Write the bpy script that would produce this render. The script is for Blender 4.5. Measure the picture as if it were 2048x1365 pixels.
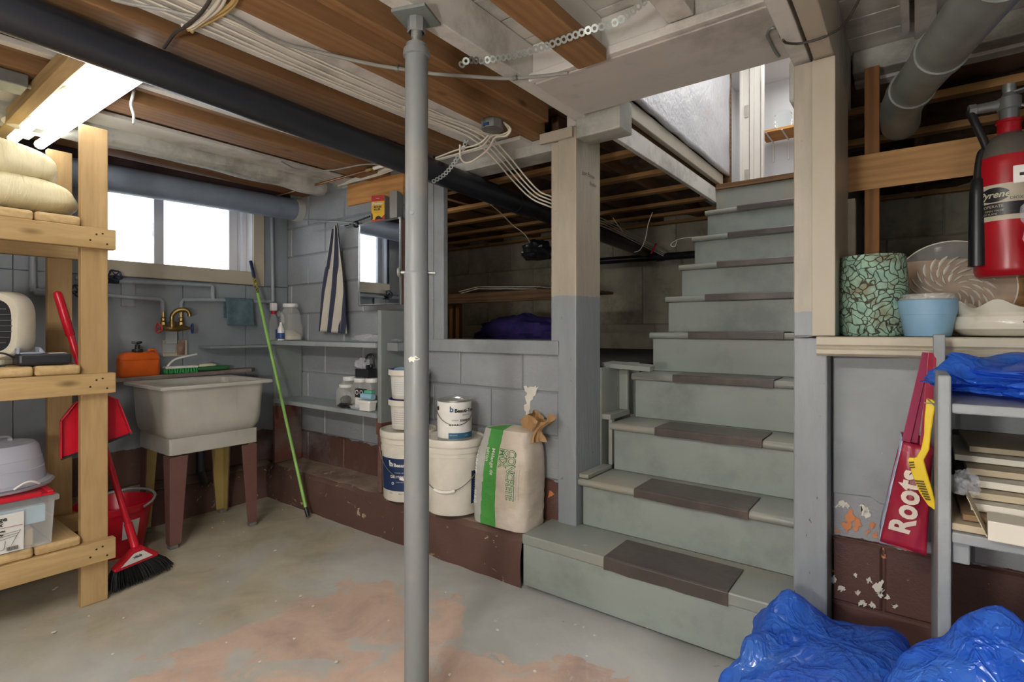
import bpy, bmesh, math, random
from mathutils import Vector, Matrix, noise as mnoise
random.seed(7)
for o in list(bpy.data.objects): bpy.data.objects.remove(o)
S = bpy.context.scene
C = S.collection
# ------------------------------------------------------------------ camera
HOR, FPX, EYE = 660.0, 1068.0, 1.10
YAW = math.radians(37.0); CY, SY = math.cos(YAW), math.sin(YAW)
cam = bpy.data.objects.new('camera', bpy.data.cameras.new('camera')); C.objects.link(cam)
cam.location = (0, 0, EYE); cam.rotation_euler = (math.radians(90), 0, YAW)
cam.data.sensor_width = 36; cam.data.sensor_fit = 'HORIZONTAL'
cam.data.lens = FPX / 2048 * 36; cam.data.shift_y = (HOR - 682.5) / 2048
cam.data.clip_start = 0.02
S.camera = cam
def W(px, py, X=None, Y=None, Z=None, D=None):
    """point of the place seen at a photo pixel, on a known plane of the room"""
    a = (px - 1024) / FPX; b = (HOR - py) / FPX
    d = Vector((-SY + CY * a, CY + SY * a, b))
    if X is not None: t = X / d.x
    elif Y is not None: t = Y / d.y
    elif Z is not None: t = (Z - EYE) / b
    else: t = D
    return Vector((0, 0, EYE)) + d * t
# ------------------------------------------------------------------ world, lights, exposure
S.view_settings.view_transform = 'Standard'; S.view_settings.look = 'None'
S.view_settings.exposure = 0.84; S.view_settings.gamma = 1.0
S.view_settings.use_curve_mapping = False
wd = bpy.data.worlds.new('overcast_sky'); S.world = wd; wd.use_nodes = True
bg = wd.node_tree.nodes['Background']
bg.inputs['Color'].default_value = (0.86, 0.93, 1.0, 1); bg.inputs['Strength'].default_value = 3.2
def area(name, loc, rot, sx, sy, power, col=(1, 1, 1), portal=False):
    l = bpy.data.lights.new(name, 'AREA'); l.shape = 'RECTANGLE'; l.size = sx; l.size_y = sy
    l.energy = power; l.color = col
    o = bpy.data.objects.new(name, l); C.objects.link(o); o.location = loc; o.rotation_euler = rot
    if portal: l.cycles.is_portal = True
    return o
area('window_portal', (-3.72, 1.40, 1.73), (0, math.radians(-90), 0), 0.50, 0.86, 1, portal=True)
# ------------------------------------------------------------------ helpers
def lin(c):
    if isinstance(c, str): c = tuple(int(c[i:i+2], 16) for i in (0, 2, 4))
    r = []
    for v in c[:3]:
        v = v / 255.0
        r.append(v / 12.92 if v <= .04045 else ((v + .055) / 1.055) ** 2.4)
    return (r[0], r[1], r[2], 1.0)
class NT:
    def __init__(s, name):
        s.m = bpy.data.materials.new(name); s.m.use_nodes = True
        s.t = s.m.node_tree; s.n = s.t.nodes; s.p = s.n['Principled BSDF']; s.out = s.n['Material Output']
        s.tc = s.n.new('ShaderNodeTexCoord')
    def L(s, a, b): s.t.links.new(a, b)
    def node(s, typ, **kw):
        x = s.n.new(typ)
        for k, v in kw.items(): setattr(x, k, v)
        return x
    def mapping(s, scale=(1, 1, 1), rot=(0, 0, 0), loc=(0, 0, 0), coord='Object'):
        m = s.node('ShaderNodeMapping'); s.L(s.tc.outputs[coord], m.inputs['Vector'])
        m.inputs['Scale'].default_value = scale; m.inputs['Rotation'].default_value = rot; m.inputs['Location'].default_value = loc
        return m.outputs['Vector']
    def world(s, scale=(1, 1, 1), loc=(0, 0, 0)):
        g = s.node('ShaderNodeNewGeometry'); m = s.node('ShaderNodeMapping')
        s.L(g.outputs['Position'], m.inputs['Vector']); m.inputs['Scale'].default_value = scale; m.inputs['Location'].default_value = loc
        return m.outputs['Vector']
    def noise(s, vec, scale=5, detail=4, rough=.55, dist=0):
        x = s.node('ShaderNodeTexNoise'); s.L(vec, x.inputs['Vector'])
        x.inputs['Scale'].default_value = scale; x.inputs['Detail'].default_value = detail
        x.inputs['Roughness'].default_value = rough; x.inputs['Distortion'].default_value = dist
        return x.outputs['Fac']
    def ramp(s, fac, stops, interp='LINEAR'):
        r = s.node('ShaderNodeValToRGB'); s.L(fac, r.inputs['Fac']); r.color_ramp.interpolation = interp
        e = r.color_ramp.elements
        while len(e) < len(stops): e.new(.5)
        for i, (p, c) in enumerate(stops):
            e[i].position = p; e[i].color = c if isinstance(c, tuple) and len(c) == 4 else ((c, c, c, 1) if not isinstance(c, str) else lin(c))
        return r.outputs['Color']
    def mix(s, fac, a, b, mode='MIX'):
        x = s.node('ShaderNodeMix', data_type='RGBA', blend_type=mode)
        if hasattr(fac, 'links'): s.L(fac, x.inputs[0])
        else: x.inputs[0].default_value = fac
        for v, i in ((a, 6), (b, 7)):
            if hasattr(v, 'links'): s.L(v, x.inputs[i])
            else: x.inputs[i].default_value = lin(v) if isinstance(v, str) else v
        return x.outputs[2]
    def math(s, op, a, b=0.0):
        x = s.node('ShaderNodeMath', operation=op)
        for v, i in ((a, 0), (b, 1)):
            if hasattr(v, 'links'): s.L(v, x.inputs[i])
            else: x.inputs[i].default_value = v
        return x.outputs[0]
    def bump(s, h, strength=.2, dist=.01):
        b = s.node('ShaderNodeBump'); b.inputs['Strength'].default_value = strength; b.inputs['Distance'].default_value = dist
        s.L(h, b.inputs['Height']); s.L(b.outputs['Normal'], s.p.inputs['Normal'])
    def set(s, **kw):
        for k, v in kw.items():
            i = s.p.inputs[k.replace('_', ' ')]
            if hasattr(v, 'links'): s.L(v, i)
            else: i.default_value = lin(v) if isinstance(v, str) else v
        return s
def sc(c, f):
    c = lin(c) if isinstance(c, str) else c
    return (min(1, c[0]*f), min(1, c[1]*f), min(1, c[2]*f), 1)
MATS = {}
def paint(name, col, rough=.55, var=.12, vscale=6, bump=.12, bscale=40, chips=None, chip_t=.68, cscale=9, stretch=(1, 1, 1), metal=0, dirt=None, dirt_t=.62, spec=.5):
    k = NT(name); v = k.mapping(stretch)
    c = k.ramp(k.noise(v, vscale, 5), [(.3, sc(col, 1 - var)), (.7, sc(col, 1 + var))])
    if dirt: c = k.mix(k.ramp(k.noise(k.mapping((1, 1, 1), loc=(3, 5, 1)), 3.5, 7, .68), [(dirt_t - .08, 0.), (dirt_t + .12, .8)]), c, dirt)
    if chips: c = k.mix(k.ramp(k.noise(k.mapping((1, 1, 1), loc=(7, 1, 4)), cscale, 6, .6, .6), [(chip_t, 0.), (chip_t + .015, 1.)]), c, chips)
    k.set(Base_Color=c, Roughness=rough, Metallic=metal, Specular_IOR_Level=spec)
    if bump: k.bump(k.noise(k.mapping(stretch, loc=(2, 2, 2)), bscale, 4), bump, .006)
    MATS[name] = k.m; return k.m
def plain(name, col, rough=.45, metal=0, **kw):
    k = NT(name); v = k.mapping()
    c = k.ramp(k.noise(v, 14, 3), [(.3, sc(col, .92)), (.7, sc(col, 1.06))])
    k.set(Base_Color=c, Roughness=rough, Metallic=metal, **kw); MATS[name] = k.m; return k.m
def wood(name, light, dark, axis='y', rough=.65, grain=1.0, knots=True, tint=None, bump=.15, var=.5):
    k = NT(name)
    st = {'x': (.10, 1, 1), 'y': (1, .10, 1), 'z': (1, 1, .10)}[axis]
    oi = k.node('ShaderNodeObjectInfo')
    m = k.node('ShaderNodeVectorMath', operation='ADD'); k.L(k.tc.outputs['Object'], m.inputs[0])
    cx = k.node('ShaderNodeCombineXYZ')
    for i in range(3): k.L(k.math('MULTIPLY', oi.outputs['Random'], 7.0 + 5 * i), cx.inputs[i])
    k.L(cx.outputs[0], m.inputs[1])
    mp = k.node('ShaderNodeMapping'); k.L(m.outputs[0], mp.inputs['Vector']); mp.inputs['Scale'].default_value = st
    v = mp.outputs['Vector']
    w = k.node('ShaderNodeTexWave', wave_type='BANDS', bands_direction={'x': 'Z', 'y': 'X', 'z': 'X'}[axis])
    k.L(v, w.inputs['Vector']); w.inputs['Scale'].default_value = 9 * grain; w.inputs['Distortion'].default_value = 7
    w.inputs['Detail'].default_value = 3; w.inputs['Detail Scale'].default_value = 1.2
    f = k.noise(v, 55 * grain, 5, .65)
    c = k.mix(k.ramp(w.outputs['Fac'], [(.25, 0.), (.95, var)]), light, dark)
    c = k.mix(k.ramp(f, [(.42, 0.), (.75, .45)]), c, dark)
    c = k.mix(k.ramp(k.noise(m.outputs[0], 1.7, 4), [(.35, 0.), (.7, .35)]), c, dark)
    if knots:
        mv = k.node('ShaderNodeMapping'); k.L(m.outputs[0], mv.inputs['Vector'])
        mv.inputs['Scale'].default_value = {'x': (2.2, 6, 6), 'y': (6, 2.2, 6), 'z': (6, 6, 2.2)}[axis]
        vo = k.node('ShaderNodeTexVoronoi'); k.L(mv.outputs['Vector'], vo.inputs['Vector']); vo.inputs['Scale'].default_value = 1.0
        c = k.mix(k.ramp(vo.outputs['Distance'], [(.03, .85), (.10, 0.)]), c, sc(dark, .55))
    k.set(Base_Color=c, Roughness=rough, Specular_IOR_Level=.3)
    k.bump(f, bump, .003); MATS[name] = k.m; return k.m
class MB:
    def __init__(s): s.v = []; s.f = []
    def add(s, vs, fs):
        o = len(s.v); s.v += [Vector(p) for p in vs]; s.f += [tuple(i + o for i in f) for f in fs]; return s
    def box(s, x0, x1, y0, y1, z0, z1):
        vs = [(x, y, z) for z in (z0, z1) for y in (y0, y1) for x in (x0, x1)]
        return s.add(vs, [(0, 2, 3, 1), (4, 5, 7, 6), (0, 1, 5, 4), (1, 3, 7, 5), (3, 2, 6, 7), (2, 0, 4, 6)])
    def hexa(s, b, t):   # two loops of four points, bottom and top
        return s.add(list(b) + list(t), [(3, 2, 1, 0), (4, 5, 6, 7), (0, 1, 5, 4), (1, 2, 6, 5), (2, 3, 7, 6), (3, 0, 4, 7)])
    def beam(s, p, q, w, h, up=(0, 0, 1)):   # rectangular bar from p to q
        p, q = Vector(p), Vector(q); d = (q - p).normalized(); u = Vector(up)
        sd = d.cross(u).normalized() * (w / 2); u = sd.cross(d).normalized() * (h / 2)
        ring = [sd + u, -sd + u, -sd - u, sd - u]
        return s.hexa([p + r for r in ring], [q + r for r in ring])
    def prism(s, poly, vec):
        n = len(poly); vec = Vector(vec); a = [Vector(p) for p in poly]
        return s.add(a + [p + vec for p in a], [tuple(range(n))[::-1], tuple(range(n, 2 * n))] + [(i, (i + 1) % n, (i + 1) % n + n, i + n) for i in range(n)])
    def tube(s, pts, r, n=10, cap=True, flat=1.0):
        pts = [Vector(p) for p in pts]; m = len(pts); rs = r if isinstance(r, (list, tuple)) else [r] * m
        vs = []; prev = None
        for i, p in enumerate(pts):
            d = (pts[min(i + 1, m - 1)] - pts[max(i - 1, 0)]).normalized()
            if prev is None: u = d.orthogonal().normalized() if abs(d.z) > .9 else Vector((0, 0, 1)).cross(d).normalized()
            else: u = (prev - d * prev.dot(d)).normalized()
            prev = u; w = d.cross(u)
            for k in range(n):
                a = 2 * math.pi * k / n; vs.append(p + u * math.cos(a) * rs[i] + w * math.sin(a) * rs[i] * flat)
        fs = [(i * n + k, i * n + (k + 1) % n, (i + 1) * n + (k + 1) % n, (i + 1) * n + k) for i in range(m - 1) for k in range(n)]
        if cap: fs += [tuple(range(n))[::-1], tuple(range((m - 1) * n, m * n))]
        return s.add(vs, fs)
    def lathe(s, prof, c=(0, 0, 0), n=28, axis=None, sx=1.0, sy=1.0):
        c = Vector(c); vs = []; idx = []
        M = Matrix.Identity(3) if axis is None else Vector((0, 0, 1)).rotation_difference(Vector(axis)).to_matrix()
        for r, z in prof:
            if r < 1e-6: idx.append([len(vs)]); vs.append(c + M @ Vector((0, 0, z)))
            else:
                idx.append(list(range(len(vs), len(vs) + n)))
                vs += [c + M @ Vector((r * sx * math.cos(2 * math.pi * k / n), r * sy * math.sin(2 * math.pi * k / n), z)) for k in range(n)]
        fs = []
        for a, b in zip(idx, idx[1:]):
            if len(a) == 1 and len(b) == 1: continue
            for k in range(n):
                k2 = (k + 1) % n
                if len(a) == 1: fs.append((a[0], b[k2], b[k]))
                elif len(b) == 1: fs.append((a[k], a[k2], b[0]))
                else: fs.append((a[k], a[k2], b[k2], b[k]))
        return s.add(vs, fs)
    def grid(s, fn, nu, nv, cu=False):
        vs = [fn(i / (nu if cu else nu - 1), j / (nv - 1)) for j in range(nv) for i in range(nu)]
        fs = []
        for j in range(nv - 1):
            for i in range(nu if cu else nu - 1):
                i2 = (i + 1) % nu
                fs.append((j * nu + i, j * nu + i2, (j + 1) * nu + i2, (j + 1) * nu + i))
        return s.add(vs, fs)
    def xf(s, M): s.v = [M @ p for p in s.v]; return s
    def build(s, name, mat, parent=None, bevel=0, smooth=False, label=None, solid=0, sub=0, kind=None, seg=2):
        org = ORG.get(parent.name, Vector((0, 0, 0))) if parent else Vector((0, 0, 0))
        me = bpy.data.meshes.new(name); me.from_pydata([p - org for p in s.v], [], s.f); me.update()
        o = bpy.data.objects.new(name, me); C.objects.link(o)
        if parent: o.parent = parent
        ORG[o.name] = org
        for m in (mat if isinstance(mat, (list, tuple)) else [mat]): me.materials.append(MATS[m] if isinstance(m, str) else m)
        bm = bmesh.new(); bm.from_mesh(me); bmesh.ops.recalc_face_normals(bm, faces=bm.faces); bm.to_mesh(me); bm.free()
        if solid: md = o.modifiers.new('solid', 'SOLIDIFY'); md.thickness = solid; md.offset = 0
        if sub: md = o.modifiers.new('sub', 'SUBSURF'); md.levels = sub; md.render_levels = sub
        if bevel:
            md = o.modifiers.new('bevel', 'BEVEL'); md.width = bevel; md.segments = seg; md.limit_method = 'ANGLE'; md.angle_limit = math.radians(40); md.harden_normals = False
        if smooth:
            me.shade_smooth()
            try: me.set_sharp_from_angle(angle=math.radians(38))
            except Exception: pass
        if label: o['label'] = label
        if kind: o['kind'] = kind
        return o
ORG = {}
def root(name, loc, label=None, cat=None, group=None, kind=None):
    o = bpy.data.objects.new(name, None); C.objects.link(o); o.location = loc; o.empty_display_size = .05
    ORG[o.name] = Vector(loc)
    if kind: o['kind'] = kind
    if label: o['label'] = label
    if cat: o['category'] = cat
    if group: o['group'] = group
    return o
def tag(o, label, cat, group=None):
    o['label'] = label; o['category'] = cat
    if group: o['group'] = group
    return o
def single(mb, name, mat, loc, label, cat, group=None, **kw):
    """a thing made of one mesh, its origin at its base"""
    loc = Vector(loc); m2 = MB(); m2.v = [p - loc for p in mb.v]; m2.f = mb.f
    o = m2.build(name, mat, None, **kw); o.location = loc; ORG[o.name] = loc
    return tag(o, label, cat, group)
def copy_tree(o, loc, label=None, parent=None):
    c = o.copy(); C.objects.link(c); c.parent = parent
    if parent is None: c.location = loc; ORG[c.name] = Vector(loc)
    if label: c['label'] = label
    for ch in [x for x in bpy.data.objects if x.parent == o]: copy_tree(ch, None, None, c)
    return c
def spline(pts, n=8):
    """smooth curve through points (Catmull-Rom)"""
    P = [Vector(p) for p in pts]; P = [2 * P[0] - P[1]] + P + [2 * P[-1] - P[-2]]; out = []
    for i in range(1, len(P) - 2):
        a, b, c, d = P[i - 1:i + 3]
        for k in range(n):
            t = k / n
            out.append(.5 * ((2 * b) + (c - a) * t + (2 * a - 5 * b + 4 * c - d) * t * t + (3 * b - a - 3 * c + d) * t ** 3))
    return out + [P[-2]]
def text_mesh(body, size, align='LEFT', shear=0, bold=0.0, sp=1.0, font_x=1.0):
    cu = bpy.data.curves.new('txt', 'FONT'); cu.body = body; cu.size = size; cu.align_x = align; cu.shear = shear
    cu.offset = bold; cu.space_character = sp; cu.resolution_u = 3
    o = bpy.data.objects.new('txt', cu); C.objects.link(o); bpy.context.view_layer.update()
    me = bpy.data.meshes.new_from_object(o.evaluated_get(bpy.context.evaluated_depsgraph_get()))
    vs = [Vector((v.co.x * font_x, v.co.y, 0)) for v in me.vertices]; fs = [tuple(p.vertices) for p in me.polygons]
    bpy.data.objects.remove(o); bpy.data.meshes.remove(me); bpy.data.curves.remove(cu)
    return vs, fs
def letter(mb, body, size, fn, align='LEFT', shear=0, bold=0.0, sp=1.0, font_x=1.0):
    """flat print: each point (u, v) of the lettering is laid on a surface by fn(u, v)"""
    vs, fs = text_mesh(body, size, align, shear, bold, sp, font_x)
    return mb.add([fn(p.x, p.y) for p in vs], fs)
def plane_fn(o, u, v, lift=.0008):
    o, u, v = Vector(o), Vector(u).normalized(), Vector(v).normalized(); n = u.cross(v) * lift
    return lambda x, y: o + u * x + v * y + n
def cyl_fn(c, r, ang0, z0, taper=0.0, lift=.0008):
    """wrap round a vertical cylinder; ang0 faces outwards, u runs to the right for a viewer outside"""
    return lambda x, y: Vector((c[0] + (r + lift + taper * y) * math.cos(ang0 + x / r), c[1] + (r + lift + taper * y) * math.sin(ang0 + x / r), z0 + y))
def wob(p, f=3.0, a=1.0, s=0): 
    return mnoise.noise(Vector((p[0] * f + s, p[1] * f + s * 1.7, p[2] * f - s))) * a
# ------------------------------------------------------------------ materials of the room
def two_tone(name, top, bot, zs, chips=None, chip_t=.7, cscale=8, chips2=None, chip2_t=.72, wobble=.03, rough=.5, bscale=55, bump=.25, dirt=None, dust=None, z2=None):
    k = NT(name); v = k.world()
    sep = k.node('ShaderNodeSeparateXYZ'); k.L(v, sep.inputs[0])
    n1 = k.noise(v, 3, 6, .6); nz = k.math('ADD', sep.outputs[2], k.math('MULTIPLY', k.math('SUBTRACT', k.noise(v, 9, 5, .65), .5), wobble * 2))
    ct = k.ramp(n1, [(.3, sc(top, .88)), (.7, sc(top, 1.1))])
    cb = k.ramp(n1, [(.3, sc(bot, .75)), (.7, sc(bot, 1.25))])
    m = k.ramp(nz, [(0, 0.), (1, 1.)]); 
    cmp_ = k.math('GREATER_THAN', nz, zs)
    c = k.mix(cmp_, cb, ct)
    if dirt: c = k.mix(k.ramp(k.noise(k.world(loc=(3, 5, 1)), 2.6, 7, .7), [(.52, 0.), (.72, .7)]), c, dirt)
    for cc, tt, lo in ((chips, chip_t, 2), (chips2, chip2_t, 9)):
        if cc:
            f = k.ramp(k.noise(k.world(loc=(lo, 1, lo * 2)), cscale, 7, .62, .8), [(tt, 0.), (tt + .012, 1.)])
            if z2: f = k.math('MULTIPLY', f, k.math('LESS_THAN', nz, z2))
            c = k.mix(f, c, cc)
    if dust:      # trodden grey dust lying on the flat top of the kerb
        g = k.node('ShaderNodeNewGeometry'); sz = k.node('ShaderNodeSeparateXYZ'); k.L(g.outputs['True Normal'], sz.inputs[0])
        c = k.mix(k.math('MULTIPLY', k.ramp(sz.outputs[2], [(.75, 0.), (.95, .85)]), k.ramp(k.noise(k.world(loc=(6, 5, 1)), 5, 6, .65), [(.35, .25), (.6, 1.)])), c, dust)
    k.set(Base_Color=c, Roughness=rough, Specular_IOR_Level=.45)
    k.bump(k.math('ADD', k.noise(k.world(loc=(1, 2, 3)), bscale, 5, .6), k.math('MULTIPLY', k.noise(v, 180, 2), .4)), bump, .006)
    MATS[name] = k.m; return k.m
GREY, BROWN = '94989b', '5f443b'
two_tone('block_paint', GREY, BROWN, .41, chips='d9d3c0', chip_t=.735, cscale=5.5, z2=.55, rough=.38, bump=.55, dirt='85898a')
two_tone('panel_paint', '8b9196', '5b4239', .42, rough=.45, bump=.16, bscale=26, dirt='767b7f')
two_tone('right_wall_paint', '96989a', '5d4038', .455, chips='d8cdb8', chip_t=.69, cscale=9, chips2='d58a5c', chip2_t=.66, z2=.60, rough=.45, bump=.25)
two_tone('footing_paint', '5d433a', '5d433a', -1, chips='b9a98a', chip_t=.655, cscale=11, chips2='8d7a63', chip2_t=.64, rough=.75, bump=.6, bscale=25, dirt='503a33', dust='9c8a76')
two_tone('shelf_two_tone', '858b89', '70453a', .60, rough=.55, bump=.06, dirt='777a76', wobble=.008)
two_tone('sole_paint', '9aa0a2', '9aa0a2', -1, rough=.5, bump=.08, dirt='7f8485')
paint('mortar', '74797e', .8, bump=.4, bscale=80)
paint('grey_paint', '8b9092', .45, bump=.14, bscale=30, dirt='777b7d', dirt_t=.56, chips='c9c9c4', chip_t=.74, cscale=20)
paint('stair_grey', '8a9089', .42, var=.08, bump=.05, bscale=30, stretch=(.5, 1, 1), dirt='9c9280', dirt_t=.545, chips='b8bab2', chip_t=.74, cscale=24)
paint('riser_grey', '8f968f', .45, var=.07, bump=.05, bscale=25, stretch=(.4, 1, 1), dirt='757c76', dirt_t=.56, chips='5f625e', chip_t=.76, cscale=26)
paint('cream_paint', 'ada391', .5, var=.06, bump=.12, bscale=26, stretch=(1, 1, .25), dirt='a89c86', dirt_t=.6, chips='6d6252', chip_t=.80, cscale=22)
paint('white_ceiling', 'cfcbc3', .6, var=.08, bump=.1, bscale=30, stretch=(1, .2, 1), dirt='8f8a80', dirt_t=.58, chips='5c5348', chip_t=.82, cscale=18)
paint('white_soffit', 'c4beb6', .5, var=.06, bump=.12, bscale=30, stretch=(.15, 1, 1), dirt='948d84', dirt_t=.58)
paint('old_grey_wood', 'b4b3aa', .7, var=.12, bump=.5, bscale=30, stretch=(1, .25, 1), dirt='77766c', dirt_t=.5, chips='5b5448', chip_t=.74, cscale=12)
paint('white_plank', 'c2bfb6', .65, var=.12, bump=.3, bscale=30, stretch=(.15, 1, 1), dirt='7b776c', dirt_t=.56)
paint('plaster', 'c4c3c8', .32, var=.05, vscale=4, bump=.9, bscale=34, dirt='b3aba2', dirt_t=.6, chips='4d4236', chip_t=.79, cscale=11)
wood('joist_wood', '9a744d', '6c4b30', 'y', knots=True, var=.35)
wood('joist_wood_red', '8f6a46', '624429', 'y', knots=True, var=.35)
wood('header_wood', '8c6a48', '4a3321', 'x')
wood('stud_wood', 'b08757', '7c5a36', 'x', var=.3)
wood('stud_wood_z', '9b6c40', '5f3f24', 'z')
wood('lumber_y', 'bc9f70', '8b6d42', 'y', var=.3)
wood('lumber_x', 'c6ab7c', '937548', 'x', var=.3)
wood('lumber_z', 'b99b6d', '8b6c45', 'z', var=.3)
wood('plank_x', '8a6442', '4d3524', 'x')
wood('dark_wood_x', '86664a', '4a3524', 'x')
wood('dark_wood_y', '7a5a3e', '45301f', 'y')
wood('pine_board', 'd19a5c', '9b6a38', 'x', knots=True, var=.3)
paint('dark_dirt', '2a2522', .95, var=.3, bump=.6, bscale=12)
paint('insulation', '54402f', .95, var=.6, vscale=5, bump=1.0, bscale=9, dirt='8a6650', dirt_t=.55)
paint('crawl_block', 'b3ad9a', .85, var=.15, bump=.35, bscale=30, dirt='7d7765', dirt_t=.55)
paint('sill_brown', '3d2b2c', .6, var=.15)
paint('white_trim', 'e4e0d8', .35, var=.03, bump=.02)
paint('upstairs_wall', 'd8dadd', .6, var=.02, bump=.02)
paint('window_white', 'd9dadd', .35, var=.04, bump=.03)
paint('window_trim', 'b3ab98', .55, var=.07, bump=.12, stretch=(1, .2, 1), dirt='96907f', dirt_t=.6)
# floor: worn grey paint, pink bare patches, mustard dust
def floor_mat():
    k = NT('floor_paint'); v = k.world()
    sep = k.node('ShaderNodeSeparateXYZ'); k.L(v, sep.inputs[0])
    grey = k.ramp(k.noise(v, 2.2, 7, .6, .4), [(.3, lin('a2a29b')), (.55, lin('b5b6b3')), (.75, lin('c4c2b9'))])
    must = k.ramp(k.noise(k.world(loc=(4, 4, 0)), 3.5, 7, .62, .6), [(.35, lin('9c9277')), (.7, lin('c6bca3'))])
    pink = k.ramp(k.noise(k.world(loc=(9, 2, 0)), 4.5, 7, .65, .5), [(.32, lin('ab958a')), (.5, lin('c1a796')), (.7, lin('cdb8a6'))])
    # mustard dust towards the window side, bare pink concrete in the middle of the room
    bx = k.math('ADD', k.math('MULTIPLY', sep.outputs[0], -.36), k.math('MULTIPLY', k.math('SUBTRACT', k.noise(k.world(loc=(2, 8, 0)), 1.7, 7, .6, .7), .5), 1.3))
    c = k.mix(k.ramp(bx, [(.62, 0.), (.95, .85)]), grey, must)
    n5 = k.math('SUBTRACT', k.noise(k.world(loc=(5, 3, 0)), 2.6, 8, .62, .8), .5); n6 = k.math('SUBTRACT', k.noise(k.world(loc=(1, 9, 0)), 3.0, 8, .62, .8), .5)
    mx_ = k.math('GREATER_THAN', k.math('ADD', sep.outputs[0], k.math('MULTIPLY', n5, .7)), -1.98)
    my_ = k.math('LESS_THAN', k.math('ADD', sep.outputs[1], k.math('MULTIPLY', n6, .9)), 1.50)
    nb = k.ramp(k.noise(k.world(loc=(1, 6, 0)), 5.0, 9, .66, .9), [(.53, 1.), (.60, .10)])
    c = k.mix(k.math('MULTIPLY', k.math('MULTIPLY', mx_, my_), nb), c, pink)
    c = k.mix(k.ramp(k.noise(k.world(loc=(8, 8, 0)), 13, 8, .7, .8), [(.66, 0.), (.72, .6)]), c, '6e685c')
    c = k.mix(k.ramp(k.noise(k.world(loc=(12, 3, 0)), 9, 8, .7, .8), [(.69, 0.), (.71, .8)]), c, 'd6cfbf')
    k.set(Base_Color=c, Roughness=k.ramp(k.noise(v, 5, 4), [(.3, .38), (.7, .65)]), Specular_IOR_Level=.4)
    k.bump(k.math('ADD', k.noise(v, 20, 6, .6), k.noise(v, 3, 3)), .25, .006); MATS['floor_paint'] = k.m
floor_mat()
# ------------------------------------------------------------------ floor
YB, YR, XL = 2.07, 1.95, -3.55
m = MB(); m.grid(lambda u, v: Vector((-3.7 + 6.2 * u, -3.2 + 5.6 * v, wob((u * 6, v * 5, 0), 1.2, .004))), 60, 56)
m.box(-4.8, 2.6, -3.4, 5.0, -.12, -.02)
m.build('floor', 'floor_paint', kind='structure', smooth=True)
# ------------------------------------------------------------------ block walls
def blocks(par, y0, depth, courses, mat, name='block', L=.40, gap=.006):
    """running-bond concrete blocks, each its own object; front face at y0; courses = (z0, z1, xa, xb, phase)"""
    for z0, z1, xa, xb, ph in courses:
        n0 = math.floor((xa - ph) / L); x = ph + n0 * L
        while x < xb - 1e-4:
            a, b = max(x, xa), min(x + L, xb)
            if b - a > .03:
                key = (round(b - a, 3), round(z1 - z0, 3), mat, depth)
                if key not in BLK:
                    mb = MB(); hx, hz, g, ch = (b - a) / 2, (z1 - z0) / 2, gap / 2, .006
                    o_ = [(-hx + g, 0, -hz + g), (hx - g, 0, -hz + g), (hx - g, 0, hz - g), (-hx + g, 0, hz - g)]
                    f_ = [(p[0] * (1 - ch / hx), -ch, p[2] * (1 - ch / hz)) for p in o_]; k_ = [(p[0], depth, p[2]) for p in o_]
                    mb.add(o_ + f_ + k_, [(4, 5, 6, 7), (0, 1, 5, 4), (1, 2, 6, 5), (2, 3, 7, 6), (3, 0, 4, 7), (0, 8, 9, 1), (1, 9, 10, 2), (2, 10, 11, 3), (3, 11, 8, 0), (8, 11, 10, 9)])
                    o = mb.build(name, mat); BLK[key] = o.data
                else:
                    o = bpy.data.objects.new(name, BLK[key]); C.objects.link(o)
                o.parent = par; o.location = Vector(((a + b) / 2, y0 + random.uniform(0, .003), (z0 + z1) / 2)) - ORG[par.name]
            x += L
BLK = {}
wb = root('wall_back', (-2.4, YB, 0), kind='structure')
cs = []
for i, z in enumerate([.21, .41, .61, .81, 1.01, 1.21, 1.41, 1.61, 1.81]):
    ph = -1.495 if i % 2 else -1.69
    cs.append((z, z + .2, XL, -1.25 if z < .95 else -2.215, ph))
blocks(wb, YB, .18, cs, 'block_paint')
MB().box(XL, -1.25, YB + .006, YB + .17, .2, 1.0).build('mortar', 'block_paint', wb)
MB().box(XL, -2.215, YB + .006, YB + .17, 1.0, 2.0).build('mortar', 'block_paint', wb)
# footing kerb in front of the block wall, rough painted concrete
def kerb(u, v):
    x = -3.42 + 2.085 * u
    prof = [(1.835, 0), (1.832, .07), (1.838, .15), (1.846, .195), (1.87, .215), (1.95, .219), (2.03, .218), (2.10, .22)]
    t = v * (len(prof) - 1); i = min(int(t), len(prof) - 2); f = t - i
    y = prof[i][0] * (1 - f) + prof[i + 1][0] * f; z = prof[i][1] * (1 - f) + prof[i + 1][1] * f
    return Vector((x, y + wob((x, y, z), 7, .012), z + (wob((x, y, z), 6, .008, 3) if v > .1 else -.01)))
MB().grid(kerb, 130, 22).build('footing', 'footing_paint', wb, smooth=True)
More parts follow.
